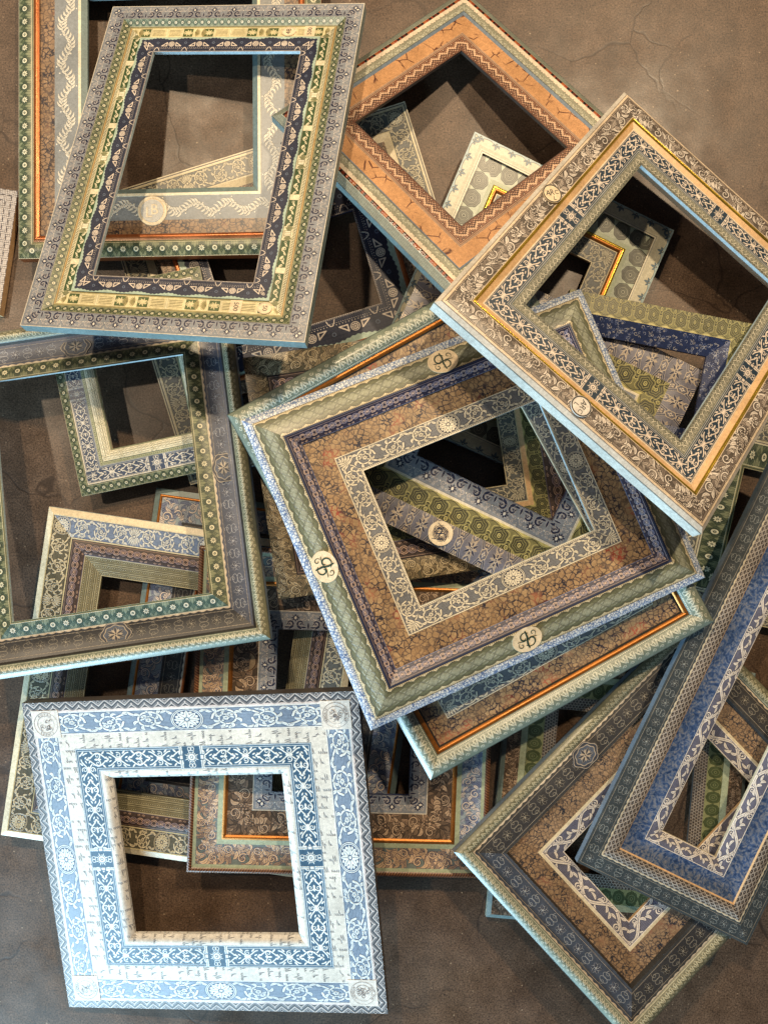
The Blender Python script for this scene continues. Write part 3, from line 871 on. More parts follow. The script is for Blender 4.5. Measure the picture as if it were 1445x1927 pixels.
def make_frame(key, name, label, bands, outer, inner, group=None, depth=None, z0=0.0):
    """bands: (part name, share of the rail, end height mm, profile, bulge mm, material key or tuple per side, tile scale[, start height mm])"""
    loc, rot, W, H, rail, th = POSE[key]
    th = max(depth or th, -min(b[2] for b in bands) / 1000 + LIP + .001)
    root = bpy.data.objects.new(name, None); COL.objects.link(root)
    root.location = loc; root.rotation_euler = rot; root.empty_display_size = .05
    root['label'] = label; root['category'] = 'picture frame'
    root['group'] = group or 'picture frames heaped on the concrete floor'
    tot = sum(b[1] for b in bands); rails = []
    wood = plain('bare_wood', (128, 98, 68))
    for k in range(4):
        mp, L = side_map(k, W, H)
        # profile chain
        chain = []; d = 0.0; z = z0; spec = []
        for bi, b in enumerate(bands):
            w = b[1] / tot * rail
            zs = (b[7] / 1000) if len(b) > 7 else z
            pts = shape_pts(d, d + w, zs, b[2] / 1000, b[3], b[4] / 1000)
            if abs(zs - z) > 1e-6: pts = [(d, z)] + pts
            spec.append((b, pts)); chain += pts if not chain else pts[1:] if pts[0] == chain[-1] else pts
            d += w; z = b[2] / 1000
        # solid wooden core, a hair under the papered faces
        eps = .0007
        core = [(eps, chain[0][1] - eps)] + [(min(max(p[0], eps), rail - eps), p[1] - eps) for p in chain[1:-1]] + [(rail - eps, chain[-1][1] - eps), (rail - eps, chain[-1][1] - LIP + eps), (rail - .009, chain[-1][1] - LIP + eps), (rail - .009, -th - .0001), (eps, -th)]
        V = []; n = len(core)
        for (dd, zz) in core:
            h = L / 2 - dd - .0002
            V += [mp(-h, dd, zz), mp(h, dd, zz)]
        Fc = [(2 * i, 2 * ((i + 1) % n), 2 * ((i + 1) % n) + 1, 2 * i + 1) for i in range(n)]
        Fc += [tuple(2 * i for i in range(n))[::-1], tuple(2 * i + 1 for i in range(n))]
        r = mesh_obj('rail' if k in (0, 2) else 'stile', V, Fc, wood, root)
        rails.append(r)
        for b, pts in spec:
            mk = b[5][k] if isinstance(b[5], (list, tuple)) else b[5]
            sweep(b[0], pts, mp, L, MATS[mk], mk, r, b[6], b[3] != 'flat')
        sweep('outer_edge', [(0, chain[0][1]), (0, -th)][::-1], mp, L, MATS[outer], outer, r, 1.0)
        sweep('sight_edge', [(rail, chain[-1][1]), (rail, chain[-1][1] - LIP), (rail - .004, chain[-1][1] - LIP)], mp, L, MATS[inner], inner, r, 1.0)
    return root, rails
def glyphs(txt, size):
    """Outline letters as flat mesh data (verts, faces), centred on the origin."""
    cu = bpy.data.curves.new('lettering', 'FONT'); cu.body = txt; cu.size = size; cu.align_x = 'CENTER'; cu.align_y = 'CENTER'; cu.resolution_u = 3
    ob = bpy.data.objects.new('lettering', cu); COL.objects.link(ob)
    me = bpy.data.meshes.new_from_object(ob)
    v = [tuple(x.co) for x in me.vertices]; f = [tuple(p.vertices) for p in me.polygons]
    bpy.data.objects.remove(ob); bpy.data.meshes.remove(me); bpy.data.curves.remove(cu)
    return v, f
def plaque(name, rail, key, side, along, inward, up, rx, ry, turn, paper, ink, texts=(), ringmat=None, lobes=0, strokes=(), square=False, dome=.0006, slope=0.0):
    """A papered disc or plate fixed on a rail, with its lettering. texts: (string, size, x, y, turn)."""
    loc, rot, W, H, rl, th = POSE[key]; mp, L = side_map(side, W, H)
    cx, cy, cz = mp(along, inward, up)
    ix, iy = ((0, -1), (-1, 0), (0, 1), (1, 0))[side]            # the rail's inward direction
    V = []; Fc = []; mi = []; UV = []
    def add(vs, fs, m, z):
        o = len(V)
        for v in vs:
            V.append((cx + v[0], cy + v[1], cz + z + (v[2] if len(v) > 2 else 0) + slope * (v[0] * ix + v[1] * iy))); UV.append((.5 + v[0] / (2.1 * rx), .5 + v[1] / (2.1 * ry)))
        for f in fs: Fc.append(tuple(o + i for i in f)); mi.append(m)
    ct, st = math.cos(turn), math.sin(turn)
    rotv = lambda x, y: (x * ct - y * st, x * st + y * ct)
    n = 4 if square else 48
    def outline(k):
        o = []
        for i in range(n):
            if square: x, y = [(-1, -1), (1, -1), (1, 1), (-1, 1)][i]
            else:
                a = 2 * math.pi * i / n; q = 1 + (.07 * math.cos(lobes * a) if lobes else 0); x, y = q * math.cos(a), q * math.sin(a)
            o.append(rotv(x * rx * k, y * ry * k))
        return o
    oo = outline(1.0)
    add([(x, y, -.0008) for x, y in oo] + [(x, y, dome) for x, y in oo], [(i, (i + 1) % n, n + (i + 1) % n, n + i) for i in range(n)] + [tuple(range(n, 2 * n))], 0, 0)
    z = dome + .0003
    if ringmat is not None:
        a, b2 = outline(.97), outline(.86)
        add(a + b2, [(i, (i + 1) % n, n + (i + 1) % n, n + i) for i in range(n)], 2, z)
    for (s, size, x, y, tn) in texts:
        v, f = glyphs(s, size); c2, s2 = math.cos(tn), math.sin(tn); q = []
        for p in v:
            px, py = p[0] * c2 - p[1] * s2 + x, p[0] * s2 + p[1] * c2 + y
            q.append(rotv(px, py))
        add([(px, py, 0) for px, py in q], f, 1, z)
    for pts, w in strokes:
        vs = []; fs = []
        for i, p in enumerate(pts):
            a = pts[max(0, i - 1)]; b2 = pts[min(len(pts) - 1, i + 1)]
            dx, dy = b2[0] - a[0], b2[1] - a[1]; l = math.hypot(dx, dy) or 1
            ww = w * (.35 + .65 * math.sin(math.pi * (i + .5) / len(pts)))
            vs += [rotv(p[0] - dy / l * ww, p[1] + dx / l * ww) + (0,), rotv(p[0] + dy / l * ww, p[1] - dx / l * ww) + (0,)]
        for i in range(len(pts) - 1): fs.append((2 * i, 2 * i + 1, 2 * i + 3, 2 * i + 2))
        add(vs, fs, 1, z + .0001)
    mats = [MATS[paper], MATS[ink]] + ([MATS[ringmat]] if ringmat else [])
    return mesh_obj(name, V, Fc, mats, rail, UV, False, mi)
def swirl(cx, cy, r, a0, turns, n=18, k=.2):
    return [(cx + r * (1 - (1 - k) * i / n) * math.cos(a0 + turns * 6.283 * i / n), cy + r * (1 - (1 - k) * i / n) * math.sin(a0 + turns * 6.283 * i / n)) for i in range(n + 1)]

# ------------------------------------------------------------------ papers
printed('navy_lace', navy_lace); printed('green_flower', green_flower)
printed('window_lit_flower', lambda: green_flower((78, 112, 106), (136, 164, 150), (226, 232, 220), (50, 84, 82)))  # green flower print recoloured as if lit by the window
printed('navy_triangles', navy_triangles); printed('fluted_columns', fluted); printed('tall_panels', tall_panel)
printed('grey_laurel', lambda: laurel((132, 137, 140), (228, 220, 200), (88, 92, 94), (156, 152, 138)))
printed('olive_laurel', lambda: laurel((104, 98, 74), (206, 180, 134), (58, 52, 38), (140, 120, 84)))
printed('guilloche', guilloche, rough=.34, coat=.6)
printed('navy_cord', lambda: cord((44, 46, 82), (222, 192, 182), (110, 124, 178), (24, 26, 58)))
printed('brown_cord', lambda: cord((70, 54, 50), (186, 146, 122), (112, 100, 122), (38, 28, 32)))
printed('leaf_roll', lambda: leafroll((120, 120, 92), (206, 202, 166), (70, 72, 54)), rough=.34, coat=.6)
printed('teal_and_lit_leaf_roll', lambda: leafroll((128, 142, 126), (224, 228, 206), (76, 92, 84)), rough=.34, coat=.6)  # teal leaf print; on some olive rails it paints window light
printed('star_band', starband)
printed('blue_star_band', lambda: starband((76, 86, 112), (176, 180, 190), (46, 54, 82)))
printed('dark_star_band', lambda: starband((58, 58, 62), (150, 144, 130), (34, 34, 40)))
printed('star_band_wide', lambda: starband((62, 72, 80), (150, 156, 154), (38, 46, 56), (204, 190, 160)))
printed('dark_star_o', lambda: starband((62, 64, 68), (158, 152, 138), (34, 34, 40), inv=True)); printed('window_lit_star_o', lambda: starband((72, 84, 106), (172, 176, 180), (44, 52, 76), inv=True))  # bluer copy paints window light on a single rail
printed('cream_scallop', cream_scallop)
printed('grey_rosettes', lambda: rosettes((116, 116, 102), (46, 48, 44), (150, 150, 132), (182, 192, 168)))
printed('green_rosettes', lambda: rosettes((84, 98, 56), (38, 50, 26), (122, 134, 86), (140, 144, 92)))
printed('hex_star', hexstar); printed('olive_drops', drops)
printed('olive_peaks', lambda: drops((124, 120, 66), (66, 66, 36), (196, 186, 112)))
printed('blue_fringe', fringe, rough=.3); printed('olive_lace', olive_lace); printed('fish_scale', fishscale)
printed('scale_lace', scale_lace); printed('chevron_lace', chevrons)
printed('letter_paper', lambda: script_paper(3, 9, 6.0, .30)); printed('letter_lip', lambda: script_paper(40, 9, 8.0, .42, .6))
printed('zigzag', zigzag); printed('leaf_scallop', leaf_scallop); printed('tortoiseshell', tortoise, rough=.2)
printed('small_scales', small_scales); printed('ribbon_garland', ribbon); printed('woven_cane', weave, rough=.6)
printed('ribbed_cream', ribbed); printed('rope_twist', rope, rough=.3)
CREAM = (238, 228, 200)
printed('cream_scroll', lambda: rinceau((130, 134, 140), (78, 86, 104), (46, 52, 74), CREAM, (160, 156, 148), line=CREAM))
printed('grey_scroll', lambda: rinceau((110, 114, 112), (66, 72, 76), (44, 46, 52), (206, 196, 164), (140, 134, 118), edge=(206, 192, 150)))
printed('blue_scroll', lambda: rinceau((126, 148, 184), (78, 104, 150), (46, 74, 122), (226, 224, 210), (150, 170, 200), edge=(222, 210, 170)))
printed('olive_scroll', lambda: rinceau((104, 98, 74), (64, 58, 44), (40, 36, 34), (214, 196, 152), (150, 134, 100), edge=(206, 188, 136)))
printed('pale_blue_scroll', lambda: rinceau((134, 156, 186), (84, 112, 152), (48, 78, 124), (230, 236, 236), (150, 176, 204), edge=(228, 230, 228)))
printed('silver_foliage', lambda: foliage((92, 80, 70), (34, 28, 26), (226, 214, 200), (132, 116, 104), (176, 160, 146), asp=4.4, n=64, rim=(222, 198, 166)))
printed('brown_foliage', lambda: foliage((84, 66, 50), (34, 26, 24), (190, 158, 126), (118, 94, 74), (152, 122, 96), seed=12, asp=4.4, n=70))
printed('peach_foliage', lambda: foliage((110, 124, 122), (40, 50, 86), (228, 188, 146), (158, 130, 110), (198, 160, 124), seed=8, berries=False))
printed('sky_foliage', lambda: foliage((150, 172, 190), (48, 62, 110), (226, 212, 202), (120, 134, 170), (172, 182, 198), seed=9, berries=False))
printed('bay_leaves', lambda: foliage((98, 90, 66), (48, 42, 32), (206, 182, 138), (146, 126, 90), (178, 154, 112), seed=21, asp=4.0, n=96, berries=False))
printed('twist_leaf', twist_leaf)
printed('teal_fret', lambda: arabesque((60, 88, 106), (232, 214, 198), (36, 60, 82), fr=(232, 208, 178)))
printed('blue_fret', lambda: arabesque((62, 104, 140), (236, 238, 236), (38, 84, 122), asp=9.0))
printed('denim_fret', lambda: arabesque((76, 104, 140), (224, 222, 214), (46, 72, 112), fr=(226, 218, 200), asp=6.5))
printed('cream_dots', lambda: dotted_line((222, 210, 176), (70, 70, 80), (206, 190, 150)))
printed('brown_dots', lambda: dotted_line((150, 124, 92), (206, 176, 128), (66, 52, 40)))
marbled('marbled_paper'); marbled('dark_marbled_paper', ((120, 92, 70), (158, 126, 98)), (34, 32, 46), (150, 60, 40), 120.0, .62)
marbled('grey_marbled_paper', ((140, 118, 100), (178, 156, 132)), (44, 48, 60), (160, 112, 92), 150.0, .6)
veined('blue_crackle', (222, 228, 232), (98, 122, 166), 210.0, .12)
veneer('ripple_veneer'); blue_wash('blue_wash')
plain('gold', (186, 118, 52), .38, .75); plain('bright_gold', (226, 190, 70), .25, .85); plain('copper', (178, 104, 58), .34, .65)
plain('cream', (226, 214, 184)); plain('beige', (216, 178, 132)); plain('white_paint', (226, 228, 226)); plain('pale_green', (170, 180, 152)); plain('navy_paint', (42, 52, 86))
plain('teal_grey', (112, 130, 130)); plain('slate_blue', (112, 130, 148)); plain('dark_line', (48, 46, 44)); plain('brown_edge', (112, 78, 52)); plain('ice_blue', (186, 206, 214))
plain('ink', (40, 44, 48)); plain('green_ink', (38, 62, 50)); plain('emblem_paper', (236, 216, 182)); plain('grey_paper', (200, 196, 186)); plain('stamp_paper', (224, 218, 210)); plain('stamp_ink', (110, 106, 110)); plain('dark_edge', (74, 68, 64)); plain('navy_ink', (34, 46, 74)); plain('cartouche_blue', (58, 66, 88)); plain('cream_line', (214, 200, 172))
def cartouche(dark=(62, 68, 84), line=(196, 180, 156), mid=(84, 96, 120)):
    c = Cv(1.0, dark, 128); d = np.hypot(c.X - .5, c.Y - .5); an = np.arctan2(c.Y - .5, c.X - .5)
    c.sd(np.abs(d - .45 * (1 + .06 * np.cos(6 * an))) - .012, line)
    c.sd(d - .35 * (1 + .05 * np.cos(8 * an)), mid); c.sd(np.abs(d - .35 * (1 + .05 * np.cos(8 * an))) - .014, line)
    for k in range(12):
        a = k * math.pi / 6; c.leaf(.5 + .05 * math.cos(a), .5 + .05 * math.sin(a), a, .24 if k % 2 else .17, .07, dark if k % 2 else line, line if k % 2 else None)
    c.disc(.5, .5, .05, line); c.disc(.5, .5, .025, dark)
    return c
printed('cartouche_print', cartouche)

R2 = math.pi / 2
def ring_text(txt, r, size, a0, a1):
    o = []
    for i, ch in enumerate(txt):
        a = a0 + (a1 - a0) * i / max(1, len(txt) - 1)
        o.append((ch, size, r * math.cos(a), r * math.sin(a), a - R2))
    return o

# 1. tilted frame at the upper left
A, ra = make_frame('A', 'picture_frame', 'big tilted frame bordered in grey-blue lace, cream and green columns reading 500', [
    ('border', .29, 0, 'flat', 0, 'navy_lace', 1.0), ('chamfer', .15, -5, 'flat', 0, ('window_lit_flower', 'green_flower', 'green_flower', 'green_flower'), 1.0),  # top chamfer tinted teal to paint the window light on it
    ('frieze', .25, -5, 'flat', 0, ('fluted_columns', 'tall_panels', 'fluted_columns', 'tall_panels'), 1.0),
    ('inner_border', .31, -4, 'flat', 0, 'navy_triangles', 1.0, -3)], 'teal_grey', 'ice_blue')
w = POSE['A'][4]; f0 = .565
plaque('number_plate', ra[0], 'A', 0, .105, w * f0, -.0045, .0125, .010, 0, 'emblem_paper', 'ink', [('48', .012, 0, 0, R2)], 'cream_line')
plaque('number_plate', ra[0], 'A', 0, .142, w * f0, -.0045, .0095, .011, 0, 'emblem_paper', 'ink', [('500', .0105, 0, 0, R2)], square=True)
plaque('number_plate', ra[2], 'A', 2, -.112, w * f0, -.0045, .0095, .011, 0, 'emblem_paper', 'ink', [('500', .0105, 0, 0, -R2)], square=True)
plaque('number_plate', ra[2], 'A', 2, -.158, w * f0, -.0045, .0115, .010, 0, 'emblem_paper', 'ink', [('50', .010, 0, 0, -R2)], 'cream_line')

# 2. flat frame behind it, cut by the top of the picture
A0, r0 = make_frame('A0', 'picture_frame', 'frame with grey laurel and copper line under the big tilted frame, BL medallion below', [
    ('outer_moulding', .23, 3, 'up', 3, 'green_flower', 1.0), ('fillet', .09, 3, 'up', 3, 'copper', 1.0), ('marbled_panel', .21, 0, 'flat', 0, 'dark_marbled_paper', 1.0, 0),
    ('frieze', .35, 0, 'flat', 0, 'grey_laurel', 1.0), ('beading', .04, .6, 'flat', 0, 'cream', 1.0, .6), ('bevel', .08, -4, 'flat', 0, 'teal_grey', 1.0)], 'copper', 'teal_grey')
plaque('medallion', r0[2], 'A0', 2, .030, POSE['A0'][4] * .66, .0008, .026, .026, 0, 'emblem_paper', 'ink', [('B', .024, .004, .001, 0), ('L', .024, -.006, -.004, 0)], 'emblem_paper')
plaque('medallion_disc', r0[2], 'A0', 2, .030, POSE['A0'][4] * .66, .0016, .020, .020, 0, 'grey_paper', 'emblem_paper', [('B', .026, .004, .001, 0), ('L', .026, -.006, -.004, 0)])

# 3. woven frame cut by the left of the picture
make_frame('W', 'picture_frame', 'pale woven cane patterned frame cut off by the left picture edge', [('woven_face', 1, 0, 'flat', 0, 'woven_cane', .34)], 'beige', 'dark_edge')

# 4. orange frame
D, rd = make_frame('D', 'picture_frame', 'orange veneer frame with stepped zigzag inner band and tortoiseshell outer line', [
    ('outer_bevel', .13, 2, 'flat', 0, 'small_scales', 1.0, -4), ('tortoiseshell_fillet', .06, 3, 'up', 1, 'tortoiseshell', 1.0),
    ('frieze', .21, 2, 'flat', 0, 'leaf_scallop', 1.0), ('fillet', .04, -1, 'flat', 0, 'slate_blue', 1.0), ('veneer_panel', .27, -2, 'flat', 0, 'ripple_veneer', .2), ('inner_border', .29, -2, 'flat', 0, 'zigzag', 1.0)], 'teal_grey', 'dark_edge', z0=-.004)

# 5. scalloped frame seen through two openings
make_frame('E', 'picture_frame', 'frame with cream scalloped edge, grey rosette chain and double gold line', [
    ('outer_moulding', .24, 0, 'flat', 0, 'cream_scallop', 1.0), ('rosette_band', .28, -4, 'flat', 0, 'grey_rosettes', .9, -4), ('flat_band', .06, -4, 'flat', 0, 'pale_green', 1.0),
    ('fillet', .05, -2, 'up', 1.5, 'bright_gold', 1.0), ('inner_fillet', .05, -5, 'up', 1, 'gold', 1.0), ('inner_border', .32, -5, 'flat', 0, 'grey_scroll', 1.0)], 'slate_blue', 'beige')

# 6. silver foliage frame at the upper right
C, rc = make_frame('C', 'picture_frame', 'tall tilted frame of silver foliage with pale fretwork panels and yellow gilt line', [
    ('outer_bevel', .07, 1, 'flat', 0, 'ribbed_cream', .6, -4), ('carved_band', .32, 2, 'up', 2, 'silver_foliage', 1.25), ('fillet', .045, 0, 'up', 2, 'bright_gold', 1.0),
    ('flat_band', .08, -3, 'flat', 0, 'beige', 1.0), ('fret_panel', .31, -3, 'flat', 0, 'teal_fret', 1.0), ('inner_border', .175, -4, 'flat', 0, 'scale_lace', 1.3)], 'ribbed_cream', 'ice_blue', depth=.024, z0=-.004)
for k, tn in ((0, -R2 * .5), (3, R2 * 2.0)):
    plaque('medallion', rc[k], 'C', k, 0, POSE['C'][4] * .23, .0046, .0165, .0165, tn, 'emblem_paper' if k == 0 else 'stamp_paper', 'ink', [('A', .013, -.007, 0, 0), ('R', .013, .0, .002, 0), ('C', .010, .008, .003, 0), ('L', .010, .003, -.008, 0)], 'ink')

# 7. central green and marbled frame
B, rb = make_frame('B', 'picture_frame', 'central frame on top with green guilloche border, marbled panel and cream scroll opening', [
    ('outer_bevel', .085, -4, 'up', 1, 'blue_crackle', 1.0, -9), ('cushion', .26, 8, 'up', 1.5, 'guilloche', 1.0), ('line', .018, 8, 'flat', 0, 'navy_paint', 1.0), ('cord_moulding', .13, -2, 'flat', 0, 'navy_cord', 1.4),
    ('marbled_panel', .265, -4, 'flat', 0, 'marbled_paper', 1.0, -4), ('inner_border', .24, -4, 'flat', 0, 'cream_scroll', .9, -3.2)], 'blue_crackle', 'ice_blue', z0=-.009)
def monogram(s):
    return [(swirl(-.004 * s, .004 * s, .009 * s, .6, .8), .0011 * s), (swirl(.005 * s, -.003 * s, .010 * s, 3.6, .9), .0012 * s), ([(0, .014 * s), (.001 * s, .004 * s), (-.001 * s, -.006 * s), (0, -.014 * s)], .0016 * s),
            (swirl(-.011 * s, -.006 * s, .005 * s, 2, 1), .0007 * s), (swirl(.011 * s, .007 * s, .005 * s, 5, 1), .0007 * s), ([(-.016 * s, .001 * s), (-.005 * s, -.001 * s), (.006 * s, .002 * s), (.016 * s, 0)], .0008 * s)]
for k, al, tn in ((0, .03, R2 * 2), (3, 0, R2), (2, 0.02, 0)):
    plaque('medallion', rb[k], 'B', k, al, POSE['B'][4] * .215, .0038, .025, .0195 if k != 3 else .0195, tn if k != 3 else R2, 'emblem_paper', 'green_ink', [], None, 0, monogram(1.05), dome=.0012, slope=.32)

# 8. frame right under the central one
make_frame('B2', 'picture_frame', 'pale green leaf-rolled frame with gold fillet lying under the central frame', [
    ('outer_moulding', .29, -1, 'up', 8, 'teal_and_lit_leaf_roll', 1.0), ('fillet', .07, -3, 'up', 2, 'gold', 1.0), ('shadow_line', .025, -6, 'flat', 0, 'dark_line', 1.0, -6), ('marbled_panel', .31, -6, 'flat', 0, 'marbled_paper', 1.0), ('inner_border', .31, -6, 'flat', 0, 'cream_scroll', 1.0, -5.2)], 'brown_edge', 'cream')  # dark strip paints the shadow beside the gold fillet

# 9. blue and white flat frame, lower left
Fm, rf = make_frame('F', 'picture_frame', 'flat blue and white frame with handwritten paper and round corner stamps', [
    ('lace_edge', .125, 0, 'flat', 0, 'chevron_lace', 1.35), ('scroll_band', .29, 0, 'flat', 0, 'pale_blue_scroll', 1.0), ('letter_band', .18, 0, 'flat', 0, 'letter_paper', 1.0),
    ('fret_band', .29, 0, 'flat', 0, 'blue_fret', 1.0), ('letter_lip', .115, -7, 'up', 2.5, 'letter_lip', 1.0)], 'dark_edge', 'letter_lip', depth=.020)
lw = POSE['F'][4]; LW, LH = POSE['F'][2], POSE['F'][3]; sd = lw * (.125 + .15)
for k, al, tn, t1, t2 in ((0, -(LW / 2 - sd), 0, 'ROYAL', 'TIMBRE'), (0, LW / 2 - sd, -R2, 'REPUBLIQUE', 'FRANCAISE'), (2, (LW / 2 - sd), R2, 'TIMBRE', 'ROYAL'), (2, -(LW / 2 - sd), -R2, 'POST PAID', 'LONDON')):
    tx = ring_text(t1, .0178, .0052, R2 + .62, R2 - .62) + ring_text(t2[::-1] if False else t2, .0178, .0052, -R2 + .62 + math.pi * 2, -R2 - .62 + math.pi * 2)
    if t1 == 'REPUBLIQUE': tx += [('50', .010, 0, .006, 0), ('CENTIMES', .0042, 0, -.001, 0), ('25 35', .006, 0, -.008, 0)]
    if t1 == 'POST PAID': tx += [('PAID', .009, 0, 0, 0)]
    rings = [([(r * math.cos(i * .1309), r * math.sin(i * .1309)) for i in range(49)], .00035) for r in (.0212, .0150)]
    rnd = random.Random(len(t1) + k)
    marks = [(swirl(rnd.uniform(-.009, .009), rnd.uniform(-.009, .009), rnd.uniform(.002, .005), rnd.uniform(0, 6), rnd.uniform(.5, 1.2)), .00045) for i in range(12)]
    plaque('stamp', rf[k], 'F', k, al, sd, .0, .0245, .0245, tn, 'stamp_paper', 'stamp_ink', tx, None, 0, rings + marks, square=True, dome=.0006)

# 10. star frame with green inner bevel, left
Hm, rh = make_frame('H', 'picture_frame', 'large frame at left with dark star band and green flowered inner edge', [
    ('outer_moulding', .25, 0, 'up', 8, ('leaf_roll', 'leaf_roll', 'teal_and_lit_leaf_roll', 'leaf_roll'), 1.0), ('quirk', .04, -3, 'flat', 0, 'dark_line', 1.0), ('star_band', .42, -5, 'down', 2, ('blue_star_band', 'blue_star_band', 'dark_star_band', 'blue_star_band'), 1.0), ('inner_bevel', .29, 2, 'up', 1.5, ('green_flower', 'green_flower', 'window_lit_flower', 'green_flower'), 1.0)], 'slate_blue', 'ice_blue')  # bottom rail: teal tints paint window light, darker star band paints shade
for k, al in ((0, -.02), (1, .0), (2, .0)):
    plaque('cartouche', rh[k], 'H', k, al, POSE['H'][4] * .50, -.0056, .026 if k != 1 else .020, .020 if k != 1 else .026, 0, 'cartouche_print', 'ink', lobes=6, dome=.0008)

# 11. small green frame inside its opening
make_frame('I', 'picture_frame', 'small frame of denim-blue fretwork and green flowers on the floor', [
    ('outer_bevel', .24, 0, 'flat', 0, 'green_flower', 1.0, -5), ('fret_band', .40, 0, 'flat', 0, 'denim_fret', 1.0), ('inner_border', .36, -2, 'up', 2, 'ribbon_garland', 1.0)], 'green_flower', 'cream', z0=-.005)

# 12. cream acanthus frame, left
make_frame('J', 'picture_frame', 'cream scrollwork frame with brown cord and olive lace opening, at the left', [
    ('outer_bevel', .10, 1, 'flat', 0, 'cream', 1.0, -3), ('scroll_band', .36, 0, 'flat', 0, ('blue_scroll', 'grey_scroll', 'olive_scroll', 'olive_scroll'), 1.0), ('cord_moulding', .24, -1, 'up', 2, 'brown_cord', 1.4), ('inner_moulding', .30, -6, 'flat', 0, 'olive_lace', 1.0)], 'ice_blue', 'olive_lace', z0=-.003)

# 13. rope-edged frame behind the blue and white one
K, rk = make_frame('K', 'picture_frame', 'rope-edged frame with peach leaves and dark foliage behind the blue and white frame', [
    ('rope_moulding', .06, 0, 'up', 2, 'rope_twist', 1.0), ('flat_band', .04, -1, 'flat', 0, 'pale_green', 1.0), ('leaf_band', .25, -2, 'down', 2, ('peach_foliage', 'sky_foliage', 'peach_foliage', 'peach_foliage'), 1.0), ('inner_flat_band', .06, -1, 'flat', 0, 'pale_green', 1.0), ('fillet', .055, -2, 'up', 2, 'gold', 1.0), ('carved_band', .30, -5, 'flat', 0, 'brown_foliage', 1.0), ('inner_border', .235, -5, 'flat', 0, 'navy_lace', 1.0)], 'brown_edge', 'navy_paint')
plaque('medallion', rk[3], 'K', 3, .085, POSE['K'][4] * .62, -.0046, .019, .019, R2, 'beige', 'ink', [('A', .015, -.008, .0, 0), ('R', .015, .0, .002, 0), ('L', .012, .007, -.005, 0)], 'brown_edge')

# 14. the frames deeper in the pile
make_frame('L', 'picture_frame', 'dark frame with orange gilt line and blue scrolls under the cream scrollwork frame', [
    ('outer_bevel', .10, 0, 'flat', 0, 'teal_grey', 1.0, -4), ('fillet', .05, 0, 'up', 1.5, 'gold', 1.0), ('scroll_band', .40, -2, 'flat', 0, 'sky_foliage', 1.0), ('inner_border', .40, -3, 'flat', 0, 'dark_star_band', 1.0), ('fillet', .05, -3, 'up', 1.5, 'copper', 1.0)], 'teal_grey', 'brown_edge', z0=-.004)
make_frame('M', 'picture_frame', 'olive laurel leaf frame with brown cord band beneath the central frames', [
    ('leaf_band', .27, 0, 'up', 2, 'bay_leaves', 1.0), ('cord_band', .24, -2, 'flat', 0, 'brown_cord', 1.4), ('drop_band', .19, -3, 'flat', 0, 'olive_drops', 1.0), ('fillet', .06, -4, 'flat', 0, 'beige', 1.0), ('inner_border', .24, -4, 'flat', 0, 'grey_scroll', 1.0)], 'slate_blue', 'dark_edge')
make_frame('N', 'picture_frame', 'frame of navy medallions and triangles with copper fillet between the two upper frames', [
    ('carved_band', .28, 0, 'flat', 0, 'brown_foliage', 1.0), ('fillet', .10, -1, 'up', 2, 'copper', 1.0), ('inner_border', .62, -2, 'flat', 0, 'navy_triangles', 1.0)], 'brown_edge', 'navy_paint')
for i in []: pass
make_frame('T', 'picture_frame', 'large thin frame of grey scrolls with cream slope lying lowest on the floor', [
    ('dotted_edge', .08, 0, 'flat', 0, 'cream_dots', 1.0), ('scroll_band', .52, 0, 'flat', 0, 'grey_scroll', 1.0), ('slope', .16, -3, 'flat', 0, 'cream', 1.0), ('inner_border', .24, -4, 'flat', 0, 'brown_foliage', 1.0)], 'slate_blue', 'dark_edge')
G, rg_ = make_frame('G', 'picture_frame', 'frame of navy stars, olive drops and blue lace seen through the central opening', [
    ('outer_moulding', .36, 0, 'up', 3, 'hex_star', .6), ('drop_band', .31, -2, 'flat', 0, 'olive_drops', 1.0), ('beading', .02, -2, 'flat', 0, 'cream', 1.0), ('inner_border', .31, -3, 'flat', 0, 'navy_lace', 1.0)], 'dark_edge', 'navy_paint', z0=-.002)
mono = [(swirl(.0, .0, .014, a, 1.0, 20, .35), .0007) for a in (0, 1.6, 3.1, 4.6)] + [([(-.014, .010), (-.008, -.010), (0, .008), (.007, -.010), (.014, .011)], .0009), (swirl(.004, .005, .009, 1, 1.1), .0009), (swirl(-.005, -.004, .009, 4, 1.1), .0009)]
plaque('medallion', rg_[3], 'G', 3, .035, POSE['G'][4] * .19, .0026, .021, .021, 0, 'emblem_paper', 'navy_ink', [], None, 0, mono, dome=.001)
make_frame('Y', 'picture_frame', 'olive peaked frame with bright blue inner slope seen inside the silver foliage frame', [
    ('outer_moulding', .52, 0, 'flat', 0, 'olive_peaks', .7), ('inner_bevel', .48, -8, 'flat', 0, 'blue_fringe', 1.0)], 'olive_peaks', 'navy_paint')
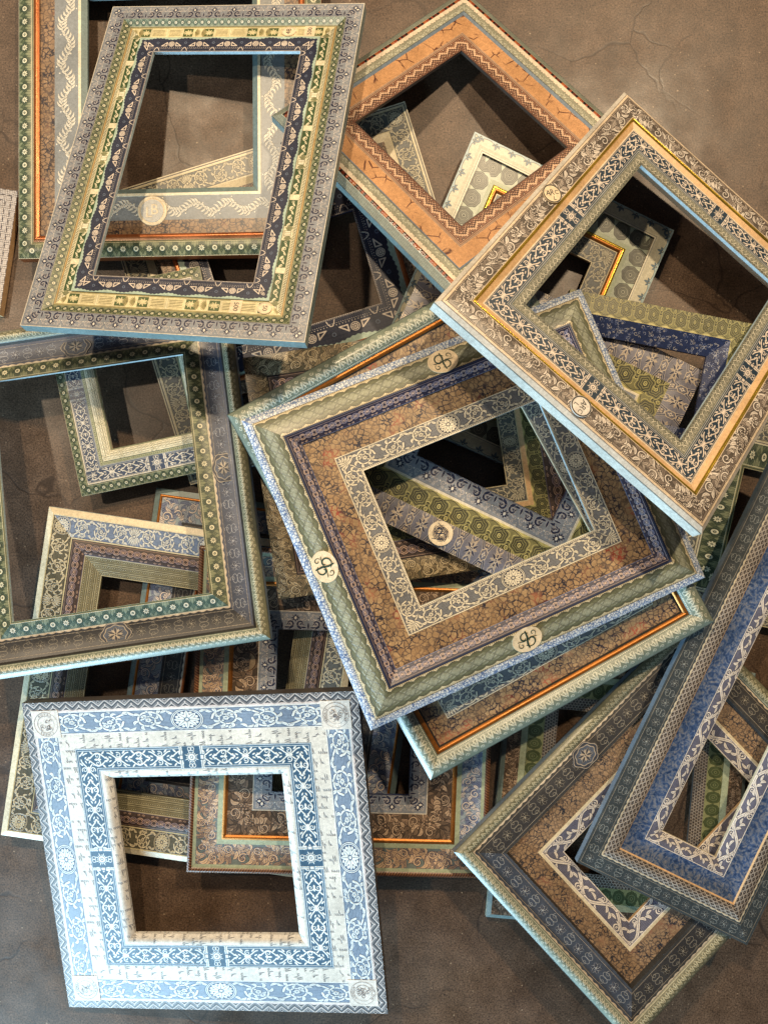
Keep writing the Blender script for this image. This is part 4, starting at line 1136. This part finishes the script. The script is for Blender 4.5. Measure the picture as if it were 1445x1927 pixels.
make_frame('R', 'picture_frame', 'frame with green rosette band and brown honeycomb rim under the marbled lower right frame', [
    ('outer_bevel', .08, 0, 'flat', 0, 'teal_grey', 1.0, -4), ('carved_band', .26, 0, 'flat', 0, 'brown_foliage', 1.0), ('flat_band', .12, -1, 'flat', 0, 'pale_green', 1.0), ('rosette_band', .30, -1, 'flat', 0, 'green_rosettes', .8), ('inner_border', .24, -1, 'flat', 0, 'fish_scale', 1.0)], 'teal_and_lit_leaf_roll', 'dark_edge', z0=-.004)
make_frame('S', 'picture_frame', 'dim green flowered frame under the point of the silver foliage frame', [
    ('scroll_band', .42, 0, 'flat', 0, 'grey_scroll', 1.0), ('beading', .05, 0, 'flat', 0, 'cream_dots', 1.0), ('inner_border', .53, -1, 'flat', 0, 'green_flower', .6)], 'teal_and_lit_leaf_roll', 'dark_edge')

# 15. lower right
O, ro = make_frame('O', 'picture_frame', 'large lower right frame with star band, marbled panel and white leafy opening', [
    ('outer_moulding', .17, 0, 'up', 6, ('leaf_roll', 'leaf_roll', 'leaf_roll', 'teal_and_lit_leaf_roll'), 1.0), ('star_band', .30, 3, 'up', 1.5, ('dark_star_o', 'dark_star_o', 'dark_star_o', 'window_lit_star_o'), 1.0), ('line', .025, -5, 'flat', 0, 'dark_line', 1.0), ('marbled_panel', .27, -5, 'flat', 0, 'grey_marbled_paper', 1.0), ('beading', .035, -4, 'flat', 0, 'cream', 1.0, -4), ('inner_border', .21, -9, 'flat', 0, 'twist_leaf', 1.3)], 'slate_blue', 'beige')  # one rail tinted teal and blue: window light painted into its prints
for k, al in ((0, -.02), (2, .02)):
    plaque('cartouche', ro[k], 'O', k, al, POSE['O'][4] * .31, .0030, .026, .020, 0, 'cartouche_print', 'ink', lobes=6, dome=.0012)
P, rp = make_frame('P', 'picture_frame', 'long frame at right with blue panel and twisted white leaf opening', [
    ('star_band', .30, 0, 'flat', 0, 'star_band_wide', 1.0, -3), ('scale_band', .19, 1, 'up', 2, 'fish_scale', 2.0), ('line', .02, -1, 'flat', 0, 'beige', 1.0), ('blue_panel', .29, -3, 'down', 2, 'blue_wash', 1.0), ('inner_border', .22, -8, 'up', 1.5, 'twist_leaf', 1.35)], 'slate_blue', 'cream', z0=-.003)
